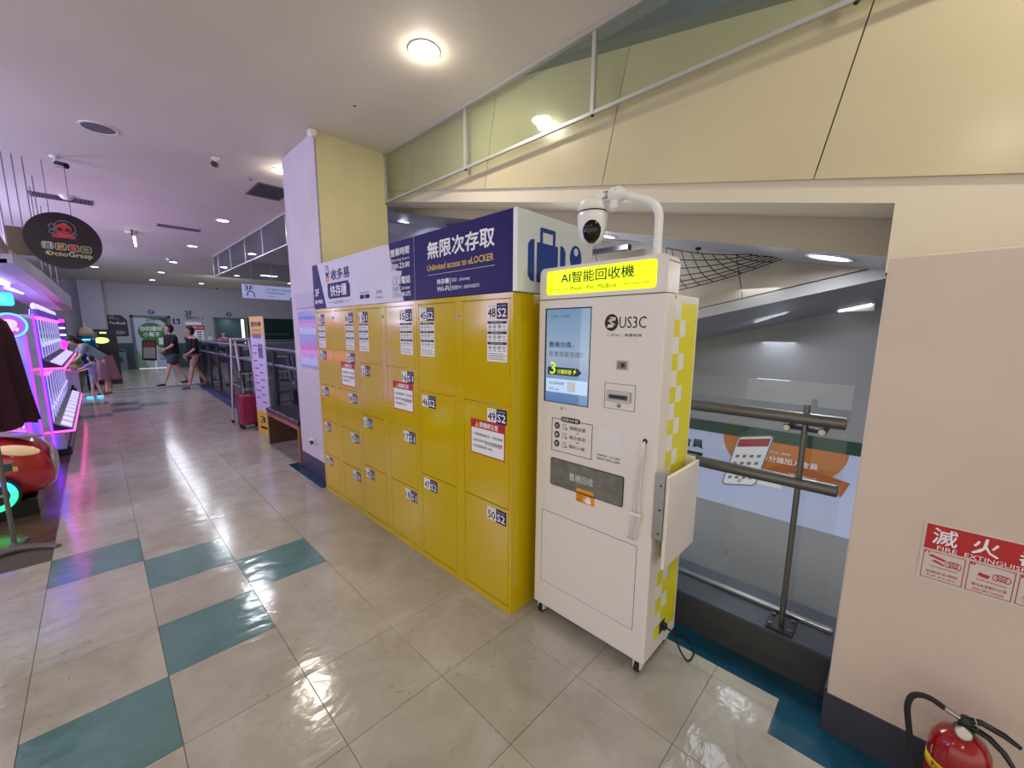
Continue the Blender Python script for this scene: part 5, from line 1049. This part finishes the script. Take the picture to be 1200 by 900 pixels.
for (xx) in (WX_, -1.3):
    q = MB(); q.cyl((xx, WY_, WZ_), (xx, WY_+.10, WZ_), .155, RUB, 28); wh = q.build('wheel', t)
    q = MB(); fr_ = SOUTH(WY_)
    RG = [mat('ring_green', (40, 240, 120), .4, emit=2.6), mat('ring_cyan', (40, 200, 240), .4, emit=2.6), mat('ring_blue', (60, 90, 255), .4, emit=2.6)]
    nn_ = 36
    for k in range(nn_):
        a0, a1 = 2*math.pi*k/nn_, 2*math.pi*(k+1)/nn_; up_ = math.sin((a0+a1)/2); m_ = RG[2] if up_ > .75 else (RG[1] if up_ > .25 else RG[0])
        q.prism(fr_, [(xx+.095*math.cos(a0), WZ_+.095*math.sin(a0)), (xx+.135*math.cos(a0), WZ_+.135*math.sin(a0)), (xx+.135*math.cos(a1), WZ_+.135*math.sin(a1)), (xx+.095*math.cos(a1), WZ_+.095*math.sin(a1))], .012, m_)
    q.build('light_ring', wh); q = MB(); q.disc(fr_, xx, WZ_, .085, .085, .014, DARKM, 20)
    for k in range(5): q.line(fr_, xx, WZ_, xx+.08*math.cos(k*1.257), WZ_+.08*math.sin(k*1.257), .02, CHROME, .02)
    q.build('hub', wh)
q = MB(); q.box((-1.5, 5.3, .0), (-.50, 5.8, .16), BLK, .01); q.build('base_frame', t)
# far machines
MG = mat('magenta_glow', (235, 40, 190), .4, emit=2.2); t = thing('magenta_shelf', 'magenta lit prize shelf at the far end of the arcade', 'arcade machine', (-.8, 15.3, 0)); q = MB(); q.box((-1.6, 15.0, 0), (-.50, 15.6, 1.9), mat('dark_violet_case', (70, 40, 110), .4), .01); q.build('case', t); f = SOUTH(15.0)
q = MB()
for z in (1.78, 1.2): q.plate(f, -1.5, z, -.5, z+.08, .03, MG)
q.build('magenta_light_bar', t); q = MB()
for z in (1.62, 1.45): q.plate(f, -1.5, z, -.5, z+.05, .03, ACW)
q.rplate(f, -.80, 1.0, -.52, 1.35, .02, .03, MG); q.build('lit_shelf', t)
t = thing('helmet_ride', 'blue machine with a beige domed top behind the bending woman', 'arcade machine', (-.17, 15.6, 0)); q = MB(); q.lathe([(.12, .0), (.12, .75), (.17, .82), (.19, 1.0), (.20, 1.25), (.205, 1.45)], mat('helmet_blue', (26, 74, 120), .25), Matrix.Translation((-.17, 15.6, 0)) @ Matrix.Diagonal((.85, .85, 1, 1)), 24); q.build('body', t)
q = MB(); q.lathe([(.205, 1.45), (.19, 1.55), (.14, 1.63), (.05, 1.68), (.03, 1.70), (.025, 1.76), (.02, 1.80)], mat('helmet_beige', (160, 146, 120), .35), Matrix.Translation((-.17, 15.6, 0)) @ Matrix.Diagonal((.85, .85, 1, 1)), 24); q.build('dome', t); q = MB(); q.box((-.25, 15.41, 1.33), (-.10, 15.44, 1.36), mat('cyan_led', (90, 240, 240), .4, emit=2), .004); q.build('cyan_light', t)
t = thing('claw_cabinet', 'white low cabinet with a small figure print at the arcade end', 'arcade machine', (-.30, 12.6, 0)); q = MB(); q.box((-.62, 12.0, 0), (-.33, 12.7, .76), MWH, .01); q.box((-.64, 11.98, .72), (-.31, 12.72, .78), mat('cabinet_top_pink', (200, 160, 190), .3), .006); q.build('cabinet', t); f = SOUTH(12.0); q = MB(); q.disc(f, -.42, .38, .05, .07, .003, DARKM, 14); q.disc(f, -.42, .47, .025, .025, .003, DARKM, 12); q.build('figure_print', t)
t = thing('photo_booth', 'dark tall machine with a lime oval light behind the bending woman', 'arcade machine', (.25, 17, 0)); q = MB(); q.box((-.12, 16.8, 0), (.45, 17.5, 1.62), mat('booth_dark', (24, 26, 34), .3), .01); q.build('cabinet', t); f = SOUTH(16.8)
q = MB(); q.disc(f, .12, 1.30, .16, .085, .02, mat('lime_oval', (190, 255, 110), .4, emit=1.8), 20); q.build('lime_light', t); q = MB(); q.plate(f, .1, 1.50, .24, 1.54, .02, MATS['lime_oval']); q.plate(f, -.1, 1.1, .05, 1.55, .01, GC); q.build('screen', t)
t = thing('toy_stack', 'heap of yellow and green plush toys on the white low cabinet', 'toys', (-.18, 12.1, .78)); 
rnd = random.Random(5)
for k in range(9):
    q = MB(); q.ball((-.52+rnd.random()*.24, 12.1+rnd.random()*.35, .83+rnd.random()*.12), (.06, .06, .05), mat(('toy_yellow', 'toy_green', 'toy_cream')[k % 3], ((190, 160, 40), (70, 120, 60), (190, 180, 150))[k % 3], .8), 10); q.build('toy', t)
# ================================================================== PEOPLE
SK = mat('skin', (196, 150, 130), .55); HAIR = mat('dark_hair', (24, 18, 18), .6); SHIRT = mat('black_cloth', (20, 20, 24), .85); SHORT = mat('grey_cloth', (64, 68, 78), .85)
def skin(name, chain, edges, m_, parent=None, sub=1, extra=None):
    """chain: name -> (pos, radius); one connected skeleton grown with a Skin modifier"""
    keys = list(chain); me = bpy.data.meshes.new(name); me.from_pydata([chain[k][0] for k in keys], [(keys.index(a), keys.index(b_)) for a, b_ in edges], [])
    o = bpy.data.objects.new('tmp', me); COL.objects.link(o); o.modifiers.new('s', 'SKIN'); 
    for i, k in enumerate(keys):
        r_ = chain[k][1]; r_ = r_ if isinstance(r_, tuple) else (r_, r_); me.skin_vertices[0].data[i].radius = r_; me.skin_vertices[0].data[i].use_root = (i == 0)
    sm = o.modifiers.new('u', 'SUBSURF'); sm.levels = sub; sm.render_levels = sub
    bpy.context.view_layer.update(); n = bpy.data.meshes.new_from_object(o.evaluated_get(bpy.context.evaluated_depsgraph_get())); bpy.data.objects.remove(o)
    vs = [v.co.copy() for v in n.vertices]; fs = [tuple(p.vertices) for p in n.polygons]; bpy.data.meshes.remove(n)
    return vs, fs
def person(loc, rz, H, label, lean=0.0, legs=None, arms=None, top=SHIRT, bottom=SHORT, skirt=None, shoes=BLK, hair_long=False, girth=1.0, sleeve=.5, group=None, head_pitch=0.0, top_long=0.0):
    k = H/1.70; T = Matrix.Translation(loc) @ Matrix.Rotation(rz, 4, 'Z')
    hip = Vector((0, 0, .93*k)); dirn = Vector((math.sin(lean), 0, math.cos(lean)))
    fwd = Vector((math.cos(lean), 0, -math.sin(lean)))
    P_ = lambda d, f=0, s_=0: hip+dirn*d*k+fwd*f*k+Vector((0, s_*k, 0))
    J = {'pelvis': (hip, (.125*k*girth, .10*k*girth)), 'waist': (P_(.18, .01), (.125*k*girth, .10*k*girth)), 'chest': (P_(.38), (.14*k*girth, .105*k*girth)), 'upper': (P_(.47, -.01), (.12*k, .085*k)), 'neck': (P_(.55, 0), .048*k), 'neck2': (P_(.60, .015), .046*k)}
    E_ = [('pelvis', 'waist'), ('waist', 'chest'), ('chest', 'upper'), ('upper', 'neck'), ('neck', 'neck2')]
    legs = legs or ((.28, -.02), (-.30, -.02)); arms = arms or ((.20, .10), (-.15, .10))
    hp = dirn.lerp(Vector((0, 0, 1)), .0)
    hd = hip+dirn*.60*k; fd_ = Vector((math.cos(lean*.6+head_pitch), 0, -math.sin(lean*.6+head_pitch))); ud_ = Vector((-fd_.z, 0, fd_.x))
    hc = hd+ud_*.105*k+fd_*.025*k
    for s_, (fa, bend) in zip((1, -1), legs):
        n = 'LR'[s_ < 0]; h = hip+Vector((0, s_*.085*k, -.04*k)); kn = h+Vector((math.sin(fa)*.42*k, 0, -math.cos(fa)*.42*k)); fa2 = fa-bend
        an = kn+Vector((math.sin(fa2)*.41*k, s_*.005, -math.cos(fa2)*.41*k)); an.z = max(an.z, .065*k)
        J.update({'hip'+n: (h, .088*k*girth), 'kn'+n: (kn, .055*k), 'calf'+n: (kn.lerp(an, .35)-Vector((.012*k, 0, 0)), .050*k), 'an'+n: (an, .034*k), 'heel'+n: (an+Vector((.03*k, 0, -.035*k)), .032*k), 'toe'+n: (an+Vector((.155*k, s_*.01, -.045*k)), .022*k)})
        E_ += [('pelvis', 'hip'+n), ('hip'+n, 'kn'+n), ('kn'+n, 'calf'+n), ('calf'+n, 'an'+n), ('an'+n, 'heel'+n), ('heel'+n, 'toe'+n)]
    hands = []
    for s_, (aa, eb) in zip((1, -1), arms):
        n = 'LR'[s_ < 0]; sh = P_(.49, -.01, s_*.165*max(1, girth*.96)); el = sh+Vector((math.sin(aa)*.28*k, s_*.05*k, -math.cos(aa)*.28*k)); a2 = aa+eb; wr = el+Vector((math.sin(a2)*.25*k, -s_*.015*k, -math.cos(a2)*.25*k)); hnd = wr+Vector((math.sin(a2)*.07*k, 0, -math.cos(a2)*.07*k))
        J.update({'sh'+n: (sh, .058*k), 'el'+n: (el, .040*k), 'wr'+n: (wr, .026*k), 'hd'+n: (hnd, (.036*k, .020*k))})
        E_ += [('upper', 'sh'+n), ('sh'+n, 'el'+n), ('el'+n, 'wr'+n), ('wr'+n, 'hd'+n)]
        dd = (hnd-wr).normalized(); side = Vector((math.cos(a2), 0, math.sin(a2)))
        for q_, (off, ln) in enumerate(((-.027, .062), (-.009, .074), (.009, .070), (.026, .055))):
            a_ = hnd+side*off*k; b_ = a_+dd*ln*.6*k-Vector((0, s_*.006, 0)); c_ = a_+dd*ln*k-Vector((0, s_*.022*k, 0)); hands.append(([a_, b_, c_], [.0095*k, .0085*k, .007*k]))
        a_ = wr+(hnd-wr)*.45+side*.02*k; hands.append(([a_, a_+side*.028*k+dd*.02*k, a_+side*.038*k+dd*.052*k], [.011*k, .010*k, .008*k]))
    vs, fs = skin('b', J, E_, SK, sub=1); q = MB(); q.add([T @ v for v in vs], fs, SK, True)
    for pts, rs in hands: q.tube([T @ p for p in pts], rs, SK, 6)
    # head joined to the neck: skull, jaw, nose, ears, lips
    Mh = T @ Matrix(((fd_.x, 0, ud_.x, hc.x), (0, 1, 0, hc.y), (fd_.z, 0, ud_.z, hc.z), (0, 0, 0, 1)))
    hs = k*1.0; vs = []; n = 20; rows = 14
    for i in range(rows+1):
        ph = math.pi*i/rows; z = -math.cos(ph)*.118*hs; r_ = math.sin(ph)
        for j in range(n):
            a = 2*math.pi*j/n; x = r_*.098*hs*math.cos(a); y = r_*.078*hs*math.sin(a)
            if z < 0: y *= 1+.9*z/(.118*hs)*.35; x = x*(1+.25*z/(.118*hs)) + (.012*hs*(-z/(.118*hs)) if math.cos(a) > 0 else 0)
            if abs(a if a < math.pi else a-2*math.pi) < .20 and -.035*hs < z < .012*hs: x += .020*hs*(1-abs(z+.018*hs)/(.035*hs))
            vs.append(Mh @ Vector((x, y, z)))
    q.add(vs, [(i*n+j, i*n+(j+1) % n, (i+1)*n+(j+1) % n, (i+1)*n+j) for i in range(rows) for j in range(n)], SK, True)
    for s_ in (1, -1): q.ball(Mh @ Vector((0, s_*.078*hs, -.005*hs)), (.016*hs, .010*hs, .026*hs), SK, 8)
    root = thing('person', label, 'person', (loc[0], loc[1], 0), group)
    q.build('body', root)
    e_ = MB(); 
    for s_ in (1, -1): e_.ball(Mh @ Vector((.088*hs, s_*.030*hs, .008*hs)), .010*hs, BLK, 8); e_.ball(Mh @ Vector((.094*hs, s_*.030*hs, .026*hs)), (.005*hs, .015*hs, .003*hs), HAIR, 8)
    e_.ball(Mh @ Vector((.091*hs, 0, -.058*hs)), (.006*hs, .020*hs, .005*hs), mat('lips', (150, 84, 80), .5), 8); e_.build('face', root)
    h_ = MB(); vs = []; 
    for i in range(rows+1):
        ph = math.pi*i/rows; z = -math.cos(ph)*.130*hs; r_ = math.sin(ph)
        for j in range(n):
            a = 2*math.pi*j/n; fr2 = math.cos(a); x = r_*.112*hs*fr2-.012*hs; y = r_*.092*hs*math.sin(a)
            zz = z
            if fr2 > .25 and z < .055*hs: x = min(x, .060*hs); zz = max(z, .045*hs) if fr2 > .5 else z; y *= .9
            if z < -.06*hs: x -= .01*hs; y *= .8
            vs.append(Mh @ Vector((x, y, zz+.012*hs)))
    h_.add(vs, [(i*n+j, i*n+(j+1) % n, (i+1)*n+(j+1) % n, (i+1)*n+j) for i in range(rows) for j in range(n)], HAIR, True)
    if hair_long: h_.tube([Mh @ Vector((-.06*hs, 0, .02)), Mh @ Vector((-.085*hs, 0, -.10*hs)), Mh @ Vector((-.08*hs, .0, -.22*hs))], [.07*hs, .065*hs, .03*hs], HAIR, 12)
    h_.build('hair', root)
    # shirt
    G2 = {'pelvis': (P_(-.13-top_long), (.185*k*girth, .155*k*girth)), 'waist': (P_(.14, .01), (.170*k*girth, .145*k*girth)), 'chest': (P_(.36), (.158*k*girth, .125*k*girth)), 'upper': (P_(.475, -.01), (.135*k, .098*k)), 'neck': (P_(.535, 0), .060*k)}
    E2 = [('pelvis', 'waist'), ('waist', 'chest'), ('chest', 'upper'), ('upper', 'neck')]
    for n_ in 'LR':
        sh, el = J['sh'+n_][0], J['el'+n_][0]; G2['s'+n_] = (sh, .075*k); G2['m'+n_] = (sh.lerp(el, .5), .068*k); G2['e'+n_] = (sh.lerp(el, sleeve*1.6), .066*k); E2 += [('upper', 's'+n_), ('s'+n_, 'm'+n_), ('m'+n_, 'e'+n_)]
    vs, fs = skin('s', G2, E2, top); q = MB(); q.add([T @ v for v in vs], fs, top, True); q.build('shirt', root)
    if skirt is None:
        G3 = {'p': (hip+Vector((0, 0, .12*k)), (.145*k*girth, .12*k*girth))}; E3 = []
        for n_ in 'LR':
            h, kn = J['hip'+n_][0], J['kn'+n_][0]; G3['h'+n_] = (h, .108*k*girth); G3['k'+n_] = (h.lerp(kn, .72), .088*k*girth); E3 += [('p', 'h'+n_), ('h'+n_, 'k'+n_)]
        vs, fs = skin('t', G3, E3, bottom); q = MB(); q.add([T @ v for v in vs], fs, bottom, True); q.build('shorts', root)
    else:
        q = MB(); vs = []; n = 36; L = 8
        for i in range(L+1):
            u = i/L; z = (1.02-.62*u)*k; r_ = (.15+.09*u**1.1)*k
            for j in range(n):
                a = 2*math.pi*j/n; rr_ = r_*(1+.06*u*math.sin(a*9)); vs.append(T @ Vector((rr_*math.cos(a)*1.05-.02, rr_*math.sin(a)*.85, z)))
        q.add(vs, [(i*n+j, (i+1)*n+j, (i+1)*n+(j+1) % n, i*n+(j+1) % n) for i in range(L) for j in range(n)], skirt, True); q.build('skirt', root)
    for n_ in 'LR':
        q = MB(); he, to = J['heel'+n_][0], J['toe'+n_][0]; pts = [he-Vector((.045*k, 0, 0)), he, he.lerp(to, .6), to+Vector((.03*k, 0, 0))]
        pts = [Vector((p.x, p.y, max(p.z-.0*k, .036*k))) for p in pts]
        q.tube([T @ p for p in pts], [.034*k, .042*k, .040*k, .026*k], shoes, 10); q.tube([T @ Vector((p.x, p.y, p.z-.026*k)) for p in pts], [.030*k, .038*k, .037*k, .024*k], PLW if shoes == BLK else shoes, 8); q.build('shoe', root)
    return root, Mh, J, T
PIX = math.pi
r_, Mh, J, T = person((1.50, 14.95, 0.0), math.radians(196), 1.72, 'broad man in glasses, black t-shirt and grey shorts walking before the green poster', legs=((.40, .06), (-.30, .25)), arms=((.35, .75), (-.15, .5)), girth=1.30, sleeve=.55, hair_long=False, top_long=.05)
q = MB()
for s_ in (1, -1): q.ring(Fr(Mh @ Vector((.105, s_*.032, .008)), Mh.to_3x3() @ Vector((0, 1, 0)), Mh.to_3x3() @ Vector((0, 0, 1))), 0, 0, .022, .018, .003, BLK, 12)
q.build('glasses', r_)
r2_, Mh2, J2, T2 = person((1.87, 14.2, 0.0), math.radians(198), 1.66, 'person in a loose black t-shirt walking behind the broad man', legs=((.30, .05), (-.28, .25)), arms=((.15, .75), (-.05, .35)), bottom=mat('pink_beige_shorts', (170, 130, 122), .8), shoes=mat('sandal_grey', (120, 116, 116), .6), girth=1.05, sleeve=.7, top_long=.10)
SKT = mat('dusty_pink_skirt', (128, 92, 98), .85)
person((.10, 14.25, 0.0), math.radians(185), 1.62, 'woman in a pale top and dusty pink skirt bending down by the arcade machines', lean=.80, legs=((.04, .0), (-.06, .02)), arms=((.35, .5), (.55, .45)), top=mat('pale_grey_green_top', (116, 126, 128), .8), skirt=SKT, shoes=mat('brown_sandal', (96, 60, 54), .7), hair_long=True, girth=.92, head_pitch=.25)
rc, Mc, Jc, Tc = person((-.12, 13.7, 0.0), math.radians(160), .98, 'small child in a lilac top and blue glowing shoes beside the bending woman', legs=((.12, .05), (-.15, .1)), arms=((.9, .4), (.7, .5)), top=mat('child_top', (130, 124, 160), .8), bottom=mat('child_shorts', (150, 140, 160), .8), shoes=mat('glowing_shoe', (50, 180, 240), .5, emit=1.2), girth=.95)
rp, Mp, Jp, Tp = person((4.28, 23.3, -.05), math.radians(-80), 1.55, 'person in a pink top standing behind the far counter window', top=mat('pink_top', (150, 80, 120), .8), girth=.95)
for k_, (x, c) in enumerate(((3.98, (170, 150, 80)), (4.68, (120, 40, 40)), (4.95, (60, 60, 50)))):
    q = MB(); q.lathe([(.09, 1.005), (.12, 1.05), (.11, 1.15), (.06, 1.20)], mat('counter_pot_%d' % k_, c, .5), Matrix.Translation((x, YF+.12, 0)), 14); q.build('pot', label=('ochre', 'dark red', 'dark olive')[k_]+' pot on the sill of the far counter window', cat='pot')
